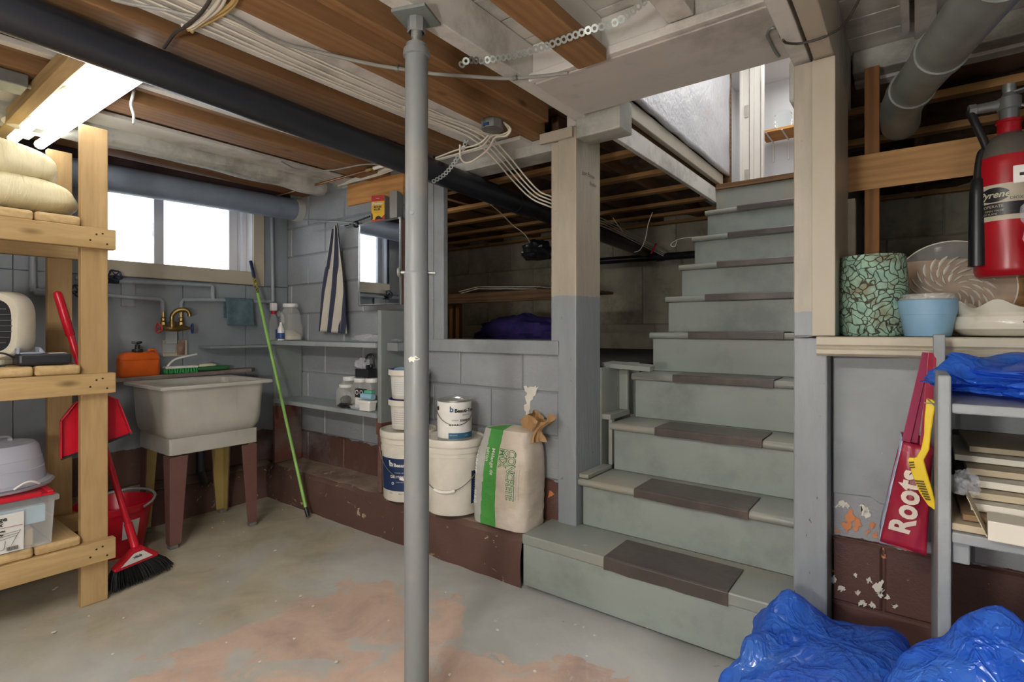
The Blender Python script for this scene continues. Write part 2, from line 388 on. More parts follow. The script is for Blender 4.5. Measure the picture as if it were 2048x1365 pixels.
# window wall: painted sheet panels over a lumpy footing
wl = root('wall_left', (XL, 0, 0), kind='structure')
for y in [-.90, -.52, -.14, .24, .622, 1.005, 1.388, 1.771]:
    y1 = min(y + .383, 2.07)
    MB().box(XL - .02, XL, y + .0015, y1 - .0015, .215, 1.395).build('panel', 'panel_paint', wl, bevel=.002)
for y, y1 in [(-.9, -.14), (-.14, .24), (.24, .622), (.622, .99)]:
    MB().box(XL - .02, XL, y + .0015, y1 - .0015, 1.399, 1.99).build('panel', 'panel_paint', wl, bevel=.002)
MB().box(XL - .02, XL, 1.885, 2.07, 1.399, 1.99).build('panel', 'panel_paint', wl, bevel=.002)
MB().box(XL - .16, XL - .021, -3.2, .97, 0, 2.3).box(XL - .16, XL - .021, 1.83, 2.3, 0, 2.3).box(XL - .16, XL - .021, .97, 1.83, 0, 1.44).box(XL - .16, XL - .021, .97, 1.83, 2.0, 2.3).box(XL - .02, XL, -3.2, -.9, 0, 2.0).build('backing', 'panel_paint', wl)
MB().box(XL - .02, XL + .03, -3.2, 2.07, 1.99, 2.14).build('sill_plate', 'sill_brown', wl)
def lump(u, v):
    y = -1.2 + 3.1 * u
    prof = [(-3.385, 0), (-3.39, .08), (-3.41, .15), (-3.45, .195), (-3.50, .205), (-3.56, .21)]
    t = v * 5; i = min(int(t), 4); f = t - i
    x = prof[i][0] * (1 - f) + prof[i + 1][0] * f; z = prof[i][1] * (1 - f) + prof[i + 1][1] * f
    return Vector((x + wob((x, y, z), 6, .02), y, z + (wob((x, y, z), 5, .014, 2) if v > .1 else -.01)))
MB().grid(lump, 110, 18).build('footing', 'footing_paint', wl, smooth=True)
# ------------------------------------------------------------------ window
def glass_mat(name, dirty):
    k = NT(name); tr = k.node('ShaderNodeBsdfTransparent'); gl = k.node('ShaderNodeBsdfGlossy'); gl.inputs['Roughness'].default_value = .05
    tl = k.node('ShaderNodeBsdfTranslucent'); tl.inputs['Color'].default_value = (.10, .13, .20, 1)
    m1 = k.node('ShaderNodeMixShader'); m1.inputs[0].default_value = .06; k.L(tr.outputs[0], m1.inputs[1]); k.L(gl.outputs[0], m1.inputs[2])
    m2 = k.node('ShaderNodeMixShader')
    if dirty: k.L(k.ramp(k.noise(k.mapping((1, 2.2, .7), rot=(.7, 0, 0)), 5, 9, .72, 1.2), [(.50, .06), (.78, .80)]), m2.inputs[0])
    else: m2.inputs[0].default_value = .06
    k.L(m1.outputs[0], m2.inputs[1]); k.L(tl.outputs[0], m2.inputs[2]); k.L(m2.outputs[0], k.out.inputs['Surface']); MATS[name] = k.m
glass_mat('pane_dirty', True); glass_mat('pane_clear', False)
wn = root('window_1', (XL, 1.4, 1.44), kind='structure')
MB().box(-3.72, -3.535, .97, 1.83, 1.40, 1.487).build('window_sill', 'window_trim', wn, bevel=.004)
MB().box(-3.70, -3.55, 1.812, 1.826, 1.487, 2.0).build('jamb', 'window_white', wn)
MB().box(-3.70, -3.55, .97, .985, 1.487, 2.0).build('jamb', 'window_white', wn)
MB().box(-3.555, -3.532, 1.815, 1.888, 1.395, 1.99).build('casing', 'window_trim', wn, bevel=.003)
MB().box(-3.66, -3.63, 1.70, 1.755, 1.487, 1.98).build('frame', 'window_white', wn, bevel=.003)
MB().box(-3.70, -3.64, 1.755, 1.78, 1.487, 1.98).box(-3.70, -3.62, 1.79, 1.812, 1.487, 1.98).build('track', 'window_white', wn, bevel=.003)
MB().box(-3.66, -3.63, 1.262, 1.315, 1.487, 1.98).build('mullion', 'window_white', wn, bevel=.003)
MB().box(-3.66, -3.63, .985, 1.02, 1.487, 1.98).build('frame', 'window_white', wn, bevel=.003)
MB().box(-3.70, -3.62, .985, 1.81, 1.94, 1.98).build('frame', 'window_white', wn, bevel=.003)
MB().box(-3.648, -3.643, 1.02, 1.262, 1.487, 1.95).build('pane', 'pane_dirty', wn)
MB().box(-3.648, -3.643, 1.315, 1.70, 1.487, 1.95).build('pane', 'pane_clear', wn)
# ------------------------------------------------------------------ right wall with the niche
wr = root('wall_right', (.6, YR, 0), kind='structure')
cs = []
for i, z in enumerate([-.15, .05, .25, .45, .65, .85]):
    cs.append((max(z, 0), min(z + .2, 1.02), -.21, 2.4, -.075 if i % 2 == 0 else -.275))
blocks(wr, YR, .25, cs, 'right_wall_paint')
MB().box(-.22, 2.4, YR + .006, YR + .24, 0, 1.02).build('mortar', 'right_wall_paint', wr)
p = [W(1667, 716, Y=YR), W(1880, 716, Y=YR), W(1880, 1012, Y=YR), W(1760, 1006, Y=YR), W(1740, 992, Y=YR), W(1667, 984, Y=YR)]
MB().prism([q + Vector((0, -.012, 0)) for q in p], (0, .012, 0)).build('panel', 'grey_paint', wr, bevel=.0015)
p = [W(1884, 716, Y=YR), W(2010, 716, Y=YR), W(2010, 935, Y=YR), W(1884, 925, Y=YR)]
MB().prism([q + Vector((0, -.012, 0)) for q in p], (0, .012, 0)).build('panel', 'grey_paint', wr, bevel=.0015)
MB().box(.09, 2.4, YR - .012, YR, .62, 1.0).build('panel', 'grey_paint', wr, bevel=.0015)
# moulded sill board
pr = [(1.825, 1.023), (1.812, 1.030), (1.812, 1.042), (1.822, 1.047), (1.818, 1.052), (1.812, 1.056), (1.812, 1.076), (1.815, 1.080), (2.24, 1.080), (2.24, 1.023)]
xs = W(1633, 690, Y=1.82).x
MB().prism([(xs, y, z) for y, z in pr], (2.5, 0, 0)).build('trim_1', 'window_trim', kind='structure', bevel=.0015)
# rest of the room, behind the camera
for nm, b in (('wall_front', (-3.7, 2.5, -3.3, -3.2, 0, 2.14)), ('wall_side', (2.4, 2.5, -3.2, 2.4, 0, 2.14))):
    MB().box(*b).build(nm, 'grey_paint', kind='structure')
# ------------------------------------------------------------------ ceiling: joists, planks, beams
ce = root('ceiling', (-1.5, 1.0, 2.0), kind='structure')
def cbox(name, mat, x0, x1, y0, y1, z0, z1, bevel=.004): return MB().box(x0, x1, y0, y1, z0, z1).build(name, mat, ce, bevel=bevel)
y = -3.2
k = 0
while y < 2.05:
    cbox('plank', 'plank_x' if k % 3 else 'dark_wood_x', -3.52, -1.52, y + .003, y + .137, 2.142, 2.165, .002)
    cbox('plank', 'white_plank', -1.515, -.20, y + .003, y + .137, 2.142, 2.165, .002)
    cbox('plank', 'white_plank', -.195, 2.4, y + .003, y + .137, 2.142, 2.165, .002) ; y += .14; k += 1
while y < 2.42:
    cbox('plank', 'white_plank', -.195, 2.4, y + .003, y + .137, 2.142, 2.165, .002); y += .14
MB().box(-4.8, 2.5, -3.3, 1.9, 2.17, 2.25).box(-.302, 2.5, 1.9, 5.0, 2.17, 2.25).box(-4.8, -1.15, 1.9, 5.0, 2.17, 2.25).build('subfloor', 'dark_wood_x', ce)
cbox('joist', 'white_ceiling', -1.175, -1.113, -3.2, 2.05, 2.004, 2.14)
cbox('ledger', 'white_ceiling', -1.19, -1.175, .2, 2.05, 2.10, 2.14, .002)
cbox('joist', 'joist_wood', -1.513, -1.381, -3.2, 2.09, 1.998, 2.14)
cbox('joist', 'joist_wood', -1.381, -1.335, -3.2, 2.05, 2.05, 2.14)
cbox('board', 'white_ceiling', -1.737, -1.52, -3.2, 2.05, 2.002, 2.02, .003)
cbox('joist', 'joist_wood_red', -1.97, -1.80, -3.2, 2.09, 1.992, 2.14)
cbox('strip', 'white_ceiling', -2.30, -2.265, -1.5, 2.07, 2.000, 2.02, .002)
cbox('joist', 'joist_wood_red', -2.36, -2.30, -3.2, 2.09, 2.01, 2.14)
cbox('joist', 'joist_wood', -2.62, -2.45, -3.2, 2.09, 1.995, 2.14)
cbox('strip', 'white_ceiling', -2.90, -2.74, -1.5, 2.07, 2.012, 2.03, .003)
# rough sagging beam by the window wall
def rough(u, v):
    yy = -1.6 + 3.55 * u; a = v * 2 * math.pi
    prof = [(-2.90, 2.013), (-2.895, 1.985), (-2.902, 1.955), (-2.93, 1.932), (-2.98, 1.93), (-3.02, 1.95), (-3.03, 2.0), (-3.02, 2.02)]
    t = v * 8; i = int(t) % 8; f = t - int(t); a, b = prof[i], prof[(i + 1) % 8]
    x = a[0] * (1 - f) + b[0] * f; z = a[1] * (1 - f) + b[1] * f
    return Vector((x + wob((x, yy, z), 9, .010), yy, z + wob((x, yy, z), 7, .012, 4) - .012 * math.sin(u * 6)))
MB().grid(lambda u, v: rough(v, u), 24, 80, cu=True).build('rough_beam', 'old_grey_wood', ce, smooth=True)
cbox('joist', 'joist_wood_red', -3.36, -3.22, -3.2, 2.07, 2.01, 2.14)
# second joist, brown board under it, header and soffit over the stairs
cbox('joist', 'white_ceiling', -.885, -.832, -3.2, 1.60, 2.004, 2.14)
cbox('board', 'joist_wood', -.890, -.786, -3.0, 1.548, 1.962, 2.003)
cbox('joist', 'white_ceiling', -.60, -.52, -3.2, 1.585, 2.03, 2.14)
cbox('joist', 'white_ceiling', .45, .50, -3.2, 1.9, 2.004, 2.14)
cbox('joist', 'white_ceiling', 1.0, 1.05, -3.2, 1.9, 2.004, 2.14)
cbox('header', 'white_ceiling', -1.113, -.30, 1.60, 1.94, 2.012, 2.14)
cbox('strip', 'white_ceiling', -1.113, -.30, 1.575, 1.60, 1.996, 2.025, .003)
cbox('soffit', 'white_soffit', -1.10, -.285, 1.602, 1.945, 1.992, 2.012, .002)
cbox('beam_end', 'old_grey_wood', -1.165, -.958, 2.0, 2.12, 1.925, 2.06, .006)
cbox('joist', 'white_ceiling', -1.24, -1.166, 2.051, 2.30, 2.0, 2.14)
cbox('joist', 'white_ceiling', -.305, -.256, -1.5, 1.95, 1.93, 2.14)
cbox('joist', 'cream_paint', -.243, -.19, -1.5, 1.90, 1.915, 2.14)
cbox('block', 'old_grey_wood', -.2975, -.19, 1.902, 2.36, 1.917, 2.14)
cbox('block', 'old_grey_wood', -.33, -.299, 1.95, 2.08, 1.845, 1.99, .012)
cbox('joist', 'white_plank', -.035, -.012, .2, 2.2, 2.085, 2.14)
cbox('joist', 'white_plank', .0, .055, .2, 2.25, 2.075, 2.14)
cbox('beam', 'old_grey_wood', -.185, 2.4, 2.36, 2.44, 2.055, 2.14, .006)
cbox('strip', 'white_plank', -.185, 2.4, 2.44, 2.50, 2.045, 2.07)
# header over the opening in the block wall
cbox('header', 'old_grey_wood', -2.24, -1.325, 2.085, 2.22, 1.930, 1.997)
cbox('strip', 'white_ceiling', -2.2, -1.45, 1.985, 2.085, 1.978, 1.996, .002)
cbox('plate', 'old_grey_wood', XL, -2.1, 2.07, 2.22, 2.0, 2.14)
# pine board on the block wall and bare patch
MB().prism([W(700, 372, Y=YB), W(811, 347, Y=YB), W(811, 391, Y=YB), W(700, 414, Y=YB)], (0, -.02, 0)).build('board', 'pine_board', wb, bevel=.002)
# ------------------------------------------------------------------ opening trims, posts
t1 = root('trim_2', (-2.1, YB, 1.0), kind='structure')
MB().box(-2.24, -2.075, YB - .024, YB - .007, 1.03, 1.93).build('board', 'old_jamb' if 'old_jamb' in MATS else 'grey_paint', t1, bevel=.003)
MB().box(-2.074, -2.0, YB - .02, YB + .012, 1.03, 1.93).build('board', 'grey_paint', t1, bevel=.003)
MB().box(-2.2, -1.278, YB - .03, YB + .16, .985, 1.05).build('ledge_board', 'grey_paint', t1, bevel=.004)
def post_mat(name, zs, hi, lo):
    k = NT(name); v = k.world(); sep = k.node('ShaderNodeSeparateXYZ'); k.L(v, sep.inputs[0])
    nz = k.math('ADD', sep.outputs[2], k.math('MULTIPLY', k.noise(v, 25, 4), .02))
    n = k.noise(k.world((6, 6, 1.2)), 3, 6, .6)
    c = k.mix(k.math('GREATER_THAN', nz, zs), k.ramp(n, [(.3, sc(lo, .9)), (.7, sc(lo, 1.08))]), k.ramp(n, [(.3, sc(hi, .85)), (.7, sc(hi, 1.06))]))
    c = k.mix(k.ramp(k.noise(k.world((2, 2, 1), loc=(4, 4, 4)), 26, 5, .6), [(.69, 0.), (.71, .9)]), c, '57493a')
    c = k.mix(k.math('MULTIPLY', k.ramp(k.noise(k.world((2, 2, .8), loc=(1, 7, 4)), 12, 6, .6), [(.72, 0.), (.73, 1.)]), k.math('LESS_THAN', nz, zs)), c, 'd8d6cf')
    k.set(Base_Color=c, Roughness=.42, Specular_IOR_Level=.45); k.bump(k.noise(k.world((4, 4, .6)), 18, 5), .4, .006); MATS[name] = k.m
post_mat('post_left', 1.262, 'b0a693', '8b9194'); post_mat('post_right', 1.165, 'a89f8e', '888d8f')
tp = root('timber_post', (-1.24, 2.1, .22), 'painted timber post left of the stairs, cream above grey', 'post')
MB().box(-1.284, -1.190, 2.048, 2.275, .222, 1.998).build('post_body', 'post_left', tp, bevel=.004)
MB().box(-1.322, -1.284, 2.052, 2.10, 1.03, 1.95).build('trim_board', 'post_left', tp, bevel=.002)
MB().box(-1.372, -1.20, 2.030, 2.047, 1.950, 1.996).build('cap_board', 'cream_paint', tp, bevel=.002)
# pencil note near the top of the post
m = MB()
fn = plane_fn((-1.1895, 2.10, 1.80), (0, 1, 0), (0, 0, 1)); letter(m, 'Just Prose', .028, fn, shear=.2)
fn = plane_fn((-1.1895, 2.17, 1.765), (0, 1, 0), (0, 0, 1)); letter(m, 'Snake', .026, fn, shear=.2)
plain('pencil', '6e6255', .8); m.build('lettering', 'pencil', tp)
tp2 = root('timber_post', (-.24, 1.95, 0), 'painted timber post between the stairs and the niche wall', 'post')
MB().box(-.298, -.208, 1.84, 2.22, 0.0, 1.075).build('post_body', 'post_right', tp2, bevel=.004)
MB().box(-.298, -.187, 1.84, 2.22, 1.0801, 1.915).build('post_body', 'post_right', tp2, bevel=.004)
MB().box(-.247, -.186, 1.828, 1.84, 1.082, 1.91).build('trim_board', 'cream_paint', tp2, bevel=.002)
# ------------------------------------------------------------------ crawl space behind
cr = root('wall_crawl', (-2, 4.7, .9), kind='structure')
BL = 4.7
blocks(cr, BL, .2, [(.75, 1.15, -4.6, 2.4, -1.9), (1.15, 1.75, -4.6, 2.4, -1.4), (1.75, 2.15, -4.6, 2.4, -1.7)], 'crawl_block', L=.62)
MB().box(-4.7, 2.5, BL + .01, BL + .2, 0, 2.2).build('mortar', 'crawl_block', cr)
MB().box(-4.7, -4.6, 2.2, 4.9, 0, 2.2).box(2.4, 2.5, 2.2, 4.9, 0, 2.2).box(-4.7, -3.5, 2.2, 2.3, 0, 2.2).build('side', 'crawl_block', cr)
MB().box(-4.6, -1.205, 2.25, 4.9, .70, .92).box(-1.205, -1.13, 2.66, 4.9, .70, .92).build('floor_crawl', 'dark_dirt', kind='structure')
MB().box(-.298, 2.4, 2.25, 4.9, .70, .92).build('floor_crawl', 'dark_dirt', kind='structure')
for k, yy in enumerate([2.62, 3.05, 3.46, 3.86, 4.22, 4.55]):
    MB().box(-4.6, -1.14, yy, yy + .06, 2.03, 2.055).build('strapping', 'stud_wood', ce, bevel=.002)
for k, xx in enumerate([-4.2, -3.7, -3.2, -2.75, -2.3, -1.86, -1.45]):
    MB().box(xx, xx + .045, 2.25, 4.7, 2.056, 2.16).build('joist', 'dark_wood_y', ce, bevel=.002)
for k, yy in enumerate([2.62, 3.05, 3.5, 4.0, 4.45]):
    MB().box(-.34, 2.4, yy, yy + .05, 1.99, 2.02).build('strapping', 'stud_wood', ce, bevel=.002)
for xx in [.0, .45, .9, 1.4]:
    MB().box(xx, xx + .04, 2.5, 4.7, 2.021, 2.16).build('joist', 'dark_wood_y', ce, bevel=.002)
def insul(x0, x1, y0, y1, z, seed):
    def fn(u, v):
        x = x0 + (x1 - x0) * u; yy = y0 + (y1 - y0) * v
        return Vector((x, yy, z + wob((x, yy, 0), 5, .05, seed) + wob((x, yy, 0), 14, .025, seed)))
    return MB().grid(fn, 34, 34)
insul(-2.2, -1.16, 2.3, 4.7, 2.12, 1).build('insulation', 'insulation', ce, smooth=True)
insul(-.3, 1.4, 2.5, 4.7, 2.07, 5).build('insulation', 'insulation', ce, smooth=True)
# studs and rails behind the niche
st = root('wall_niche', (.5, 2.3, 1.0), kind='structure')
MB().hexa([W(1690, 316, Y=2.25), W(1690, 316, Y=2.29), W(2080, 253, Y=2.29), W(2080, 253, Y=2.25)][::1], [W(1690, 386, Y=2.25), W(1690, 386, Y=2.29), W(2080, 333, Y=2.29), W(2080, 333, Y=2.25)]).build('rail', 'stud_wood', st, bevel=.002)
b0, b1 = W(1690, 527, Y=2.25), W(2080, 512, Y=2.25)
MB().box(-.19, 1.6, 2.25, 2.29, 1.081, 1.33).build('rail', 'stud_wood', st, bevel=.002)
for x0, x1, z0, z1 in [(W(1729, 400, Y=2.30).x, W(1759, 400, Y=2.30).x, 1.0, 2.04)]:
    MB().box(x0, x1, 2.295, 2.34, z0, z1).build('stud', 'stud_wood_z', st, bevel=.002)
MB().box(-.188, -.165, 2.21, 2.25, 1.081, 1.56).build('strip', 'window_trim', st, bevel=.002)
# ------------------------------------------------------------------ staircase
paint('mat_rubber', '4a423e', .38, var=.15, bump=.15, bscale=60, dirt='6b5d52', dirt_t=.58)
ZT = [.233, .440, .660, .880, 1.085, 1.287, 1.489, 1.690, 1.892]
YF = [1.835, 2.065, 2.285, 2.505, 2.725, 2.945, 3.165, 3.385, 3.60]
XA = [-1.33, -1.178, -1.135, -1.125, -1.122, -1.12, -1.12, -1.115, -1.10]
sr = root('staircase', (-.75, 1.9, 0), 'grey painted wooden staircase with dark rubber tread mats', 'staircase')
XR = -.32
for i in range(9):
    th = .042 if i == 0 else .032
    yb = (YF[i + 1] if i < 8 else 3.82) + .03
    xr = -.30 if i == 0 else XR
    n = 7; pts = []
    if i == 0:
        MB().box(XA[i], xr, YF[i], yb, ZT[i] - th, ZT[i]).build('tread', 'stair_grey', sr, bevel=.005)
        MB().box(XA[i] + .004, xr, YF[i] + .004, YF[i] + .024, .018, ZT[i] - th - .001).box(XA[i] + .004, XA[i] + .024, YF[i] + .025, 2.06, .02, ZT[i] - th - .001).build('riser', 'riser_grey', sr, bevel=.002)
    else:
        r = th / 2; pr = [(yb, ZT[i]), (yb, ZT[i] - th)] + [(YF[i] + r - r * math.sin(math.pi * k / n), ZT[i] - r - r * math.cos(math.pi * k / n)) for k in range(n + 1)]
        MB().prism([(XA[i] - .012, y, z) for y, z in pr], (xr - XA[i] + .012, 0, 0)).build('tread', 'stair_grey', sr, smooth=True)
        MB().box(XA[i], xr, YF[i] + .024, YF[i] + .044, ZT[i - 1] + .001, ZT[i] - th - .001).build('riser', 'riser_grey', sr, bevel=.002)
    # rubber mat: top sheet and nosing lip
    x0, x1 = (-.943, -.490) if i == 0 else (-.924, -.480)
    if i >= 5: x0, x1 = -.908, -.40
    d = .205 if i == 0 else .19
    lip = .050 if i == 0 else .036
    y0 = YF[i] - .007; z1 = ZT[i] + .006
    pr = [(y0 + d, z1 - .005), (y0 + d, z1), (y0 + .006, z1), (y0, z1 - .006), (y0, z1 - lip), (y0 + .0055, z1 - lip), (y0 + .0055, z1 - .005)]
    m = MB(); nx = 14
    m.grid(lambda u, v: Vector((x0 + (x1 - x0) * v, pr[int(round(u * 7)) % 7][0] + wob((v * 3, i, u), 1.5, .002), pr[int(round(u * 7)) % 7][1] + (wob((v * 4, i * 3, 0), 1.6, .004) if int(round(u * 7)) in (4, 5) else 0))), 7, nx, cu=True)
    m.f += [tuple(range(7))[::-1], tuple(range(7 * (nx - 1), 7 * nx))]
    m.build('tread_mat', 'mat_rubber', sr, bevel=.0015)
MB().box(-1.10, XR, 3.82, 3.84, 1.893, 2.07).build('riser', 'stair_grey', sr, bevel=.002)
MB().box(-1.10, XR, 3.80, 4.75, 2.07, 2.105).build('threshold', 'header_wood', sr, bevel=.003)
# closed underside so that no light leaks through
MB().prism([(-1.09, 2.35, .30), (-1.09, 3.86, 1.70), (-1.09, 3.86, 1.78), (-1.09, 2.35, .38)], (.75, 0, 0)).build('carriage', 'dark_wood_y', sr)
# stringers and the little cleats on the left side
for i in (2, 3):
    MB().box(-1.19, XA[i] - .013, YF[i] - .03, YF[i] + .22, ZT[i] - .0 + .03, ZT[i] + .055).build('cleat', 'stair_grey', sr, bevel=.002) if False else None
MB().prism([W(1203, 726, Y=2.36), W(1300, 735, Y=2.36), W(1310, 730, Y=2.42), W(1225, 722, Y=2.60)], (0, 0, -.022)).build('cleat', 'stair_grey', sr, bevel=.002)
MB().box(-1.188, -1.142, 2.285, 2.50, .675, .700).build('cleat', 'stair_grey', sr, bevel=.002)
MB().box(-1.188, -1.142, 2.07, 2.30, .445, .462).build('cleat', 'stair_grey', sr, bevel=.002)
MB().box(-1.160, -1.142, 2.30, 2.33, .462, .675).build('stringer', 'stair_grey', sr, bevel=.002)
MB().box(-1.188, -1.142, 2.47, 2.49, .700, .90).build('stringer', 'stair_grey', sr, bevel=.002)
MB().box(-1.20, -1.142, 2.60, 2.62, .46, .93).build('stringer', 'stair_grey', sr, bevel=.002)
MB().box(-1.195, -1.185, 2.276, 2.62, .23, .92).build('stringer', 'stair_grey', sr, bevel=.002)
# right-hand partition of the stairs
MB().box(-.318, -.30, 2.221, 4.8, 0, 2.14).build('wall_stairs', 'riser_grey', kind='structure')
MB().box(-.318, -.302, 1.95, 4.8, 2.141, 3.2).build('wall_stairs_upper', 'upstairs_wall', kind='structure')
# ------------------------------------------------------------------ stairwell upper part
sw = root('wall_stairwell', (-1.1, 3.2, 2.2), kind='structure')
m = MB(); m.grid(lambda u, v: Vector((-1.075 + wob((0, u * 4, v * 3), 2, .006), 2.10 + 1.93 * u, 2.205 + .9 * v + (wob((u * 9, 0, 0), 1.3, .010) if v < .02 else 0))), 60, 30)
m.build('plaster', 'plaster', sw, smooth=True, solid=.02)
MB().box(-1.115, -1.085, 2.20, 3.93, 2.12, 2.20).build('strip', 'cream_paint', sw, bevel=.004)
MB().box(-1.125, -1.10, 2.15, 3.86, 1.985, 2.085).build('fascia', 'grey_white' if 'grey_white' in MATS else 'white_ceiling', sw, bevel=.003)
MB().box(-1.16, -1.126, 2.13, 3.9, 2.085, 2.20).box(-1.16, -1.116, 2.0, 4.1, 2.18, 3.15).build('gap', 'dark_wood_y', sw)  # dark backing put in as the dark gap and against leaking light
MB().box(-1.14, -1.06, 4.035, 4.06, 2.105, 3.1).build('strip', 'header_wood', sw, bevel=.002)
MB().box(-1.20, -.30, 1.90, 1.95, 2.14, 3.1).build('back', 'upstairs_wall', sw)
# ------------------------------------------------------------------ bright room at the top of the stairs
dr = root('door_1', (-.95, 4.08, 2.1), kind='structure')
def slab(px0, px1, y0, y1, mat, nm, z0=2.105, z1=3.1):
    return MB().box(W(px0, 300, Y=y0).x, W(px1, 300, Y=y0).x, y0, y1, z0, z1).build(nm, mat, dr, bevel=.002)
slab(1479, 1484, 4.05, 4.10, 'white_trim', 'casing'); slab(1485, 1498, 4.07, 4.11, 'white_trim', 'jamb')
slab(1499, 1507, 4.06, 4.10, 'white_trim', 'casing'); slab(1508, 1521, 4.07, 4.11, 'white_trim', 'casing'); slab(1522, 1526, 4.05, 4.10, 'white_trim', 'casing')
plain('steel_plate', 'b9b5aa', .4, .3)
for z in (2.16, 2.62): MB().box(W(1489, 300, Y=4.066).x, W(1497, 300, Y=4.066).x, 4.062, 4.07, z, z + .09).build('hinge_plate', 'steel_plate', dr, bevel=.006)
ru = root('wall_upstairs', (-.5, 4.7, 2.1), kind='structure')
MB().box(-1.3, .6, 4.72, 4.78, 2.1, 3.3).box(-1.3, -1.2, 4.1, 4.72, 2.1, 3.3).box(-1.3, .6, 1.9, 4.78, 3.1, 3.2).box(-.30, .6, 4.1, 4.12, 2.1, 3.2).build('plaster', 'upstairs_wall', ru)
sh = root('wall_shelf', W(1560, 190, Y=4.6), 'pine shelf on white wall brackets at the top of the stairs', 'shelf')
e0, e1 = W(1527, 190, Y=4.5), W(1640, 165, Y=4.5)
zs = 2.615
MB().box(e0.x - .02, e0.x + .5, 4.45, 4.70, zs, zs + .02).build('board', 'pine_board', sh, bevel=.002)
for dx in (.03, .14):
    m = MB(); xx = e0.x + dx
    m.beam((xx, 4.44, zs - .004), (xx, 4.715, zs - .004), .012, .006); m.beam((xx, 4.712, zs), (xx, 4.712, zs - .16), .012, .006, up=(0, 1, 0)); m.build('bracket', 'white_trim', sh, bevel=.002)
k = NT('jar_glass'); k.set(Base_Color=(.9, .95, .95, 1), Roughness=.05, Transmission_Weight=1.0, IOR=1.2); MATS['jar_glass'] = k.m
m = MB(); m.lathe([(0, 0), (.055, 0), (.06, .01), (.06, .13), (.052, .14), (.052, .15)], (e0.x + .13, 4.56, zs + .021), 20)
single(m, 'glass_jar', 'jar_glass', (e0.x + .13, 4.56, zs + .021), 'clear glass jar on the pine shelf upstairs', 'jar', smooth=True)
area('upstairs_daylight', (-.62, 3.3, 3.05), (0, 0, 0), .55, 2.4, 8, (1.0, .98, .95))
# ================================================================== left: lumber rack and what stands on it
plain('black_plastic', '26272b', .4); plain('grey_plastic', '8e95a5', .45); plain('red_plastic', 'c01228', .3); plain('white_plastic', 'e6e4de', .35)
plain('beige_plastic', 'c9c2b0', .42); plain('chrome', 'c8c8c8', .2, 1.0); plain('brass', '8f7644', .32, .85); plain('dark_iron', '2c2f38', .5, .5)
paint('galvanised', '8f938f', .42, var=.15, vscale=20, metal=.6, bump=.05)
paint('grey_pipe', '959ba1', .4, var=.08, bump=.06)
rk = root('lumber_rack', (-2.87, .1, 0), 'rough lumber shelving rack with three plank shelves', 'shelf')
for x in (-2.668, -3.148):
    for y in (.66, -.75):
        MB().box(x, x + .038, y, y + .089, 0, 1.916).build('post', 'lumber_z', rk, bevel=.003)
RZ = [(1.424, 1.505), (.845, .926), (.173, .256)]
for z0, z1 in RZ:
    MB().box(-2.630, -2.592, -.85, .765, z0, z1).build('rail', 'lumber_y', rk, bevel=.003)
    MB().box(-3.110, -3.072, -.85, .765, z0, z1).build('rail', 'lumber_y', rk, bevel=.003)
    y = .655
    while y > -.8:
        MB().box(-3.16, -2.603, y - .138, y, z1, z1 + .038).build('plank', 'lumber_x', rk, bevel=.012, seg=3); y -= .141
# nail heads
plain('nail', '3a3128', .5, .5)
m = MB()
for z0, z1 in RZ:
    for y, dz in ((.68, .03), (.70, .055), (.735, .02), (.72, .06), (.35, .04), (.2, .055), (.1, .05)): m.lathe([(0, .0012), (.004, .001), (.004, 0)], (-2.592, y, z0 + dz), 6, axis=(1, 0, 0))
m.build('nail_heads', 'nail', rk, kind='stuff')
# cream sack on the top shelf
k = NT('sack_cloth'); v = k.mapping()
k.set(Base_Color=k.ramp(k.noise(v, 4, 5), [(.3, lin('c9bd92')), (.7, lin('e0d6b0'))]), Roughness=.6); k.bump(k.noise(k.mapping((1, 4, 1), rot=(.3, .2, 0)), 9, 6, .6, .6), .5, .02); MATS['sack_cloth'] = k.m
def pillow(c, h, e, seed, wr=.02):
    def fn(u, v):
        a = u * 2 * math.pi; b = (v - .5) * math.pi
        f = lambda w: math.copysign(abs(w) ** e, w)
        p = Vector((h[0] * f(math.cos(b)) * f(math.cos(a)), h[1] * f(math.cos(b)) * f(math.sin(a)), h[2] * math.copysign(abs(math.sin(b)) ** .75, math.sin(b))))
        n = wob(p, 6, wr, seed) + wob((p.x, p.y * .4, p.z), 16, wr * .4, seed)
        q = p * (1 + n / max(.05, p.length)); q.z = max(q.z, -h[2])
        return Vector(c) + q
    return MB().grid(fn, 64, 40, cu=True)
m = pillow((-2.87, .215, 1.622), (.275, .46, .078), .45, 3, .03); pq = pillow((-2.875, .18, 1.735), (.265, .44, .085), .45, 9, .03); m.add(pq.v, pq.f)
single(m, 'sack', 'sack_cloth', (-2.87, .2, 1.543), 'puffy cream cloth sack on the top shelf of the rack', 'sack', smooth=True)
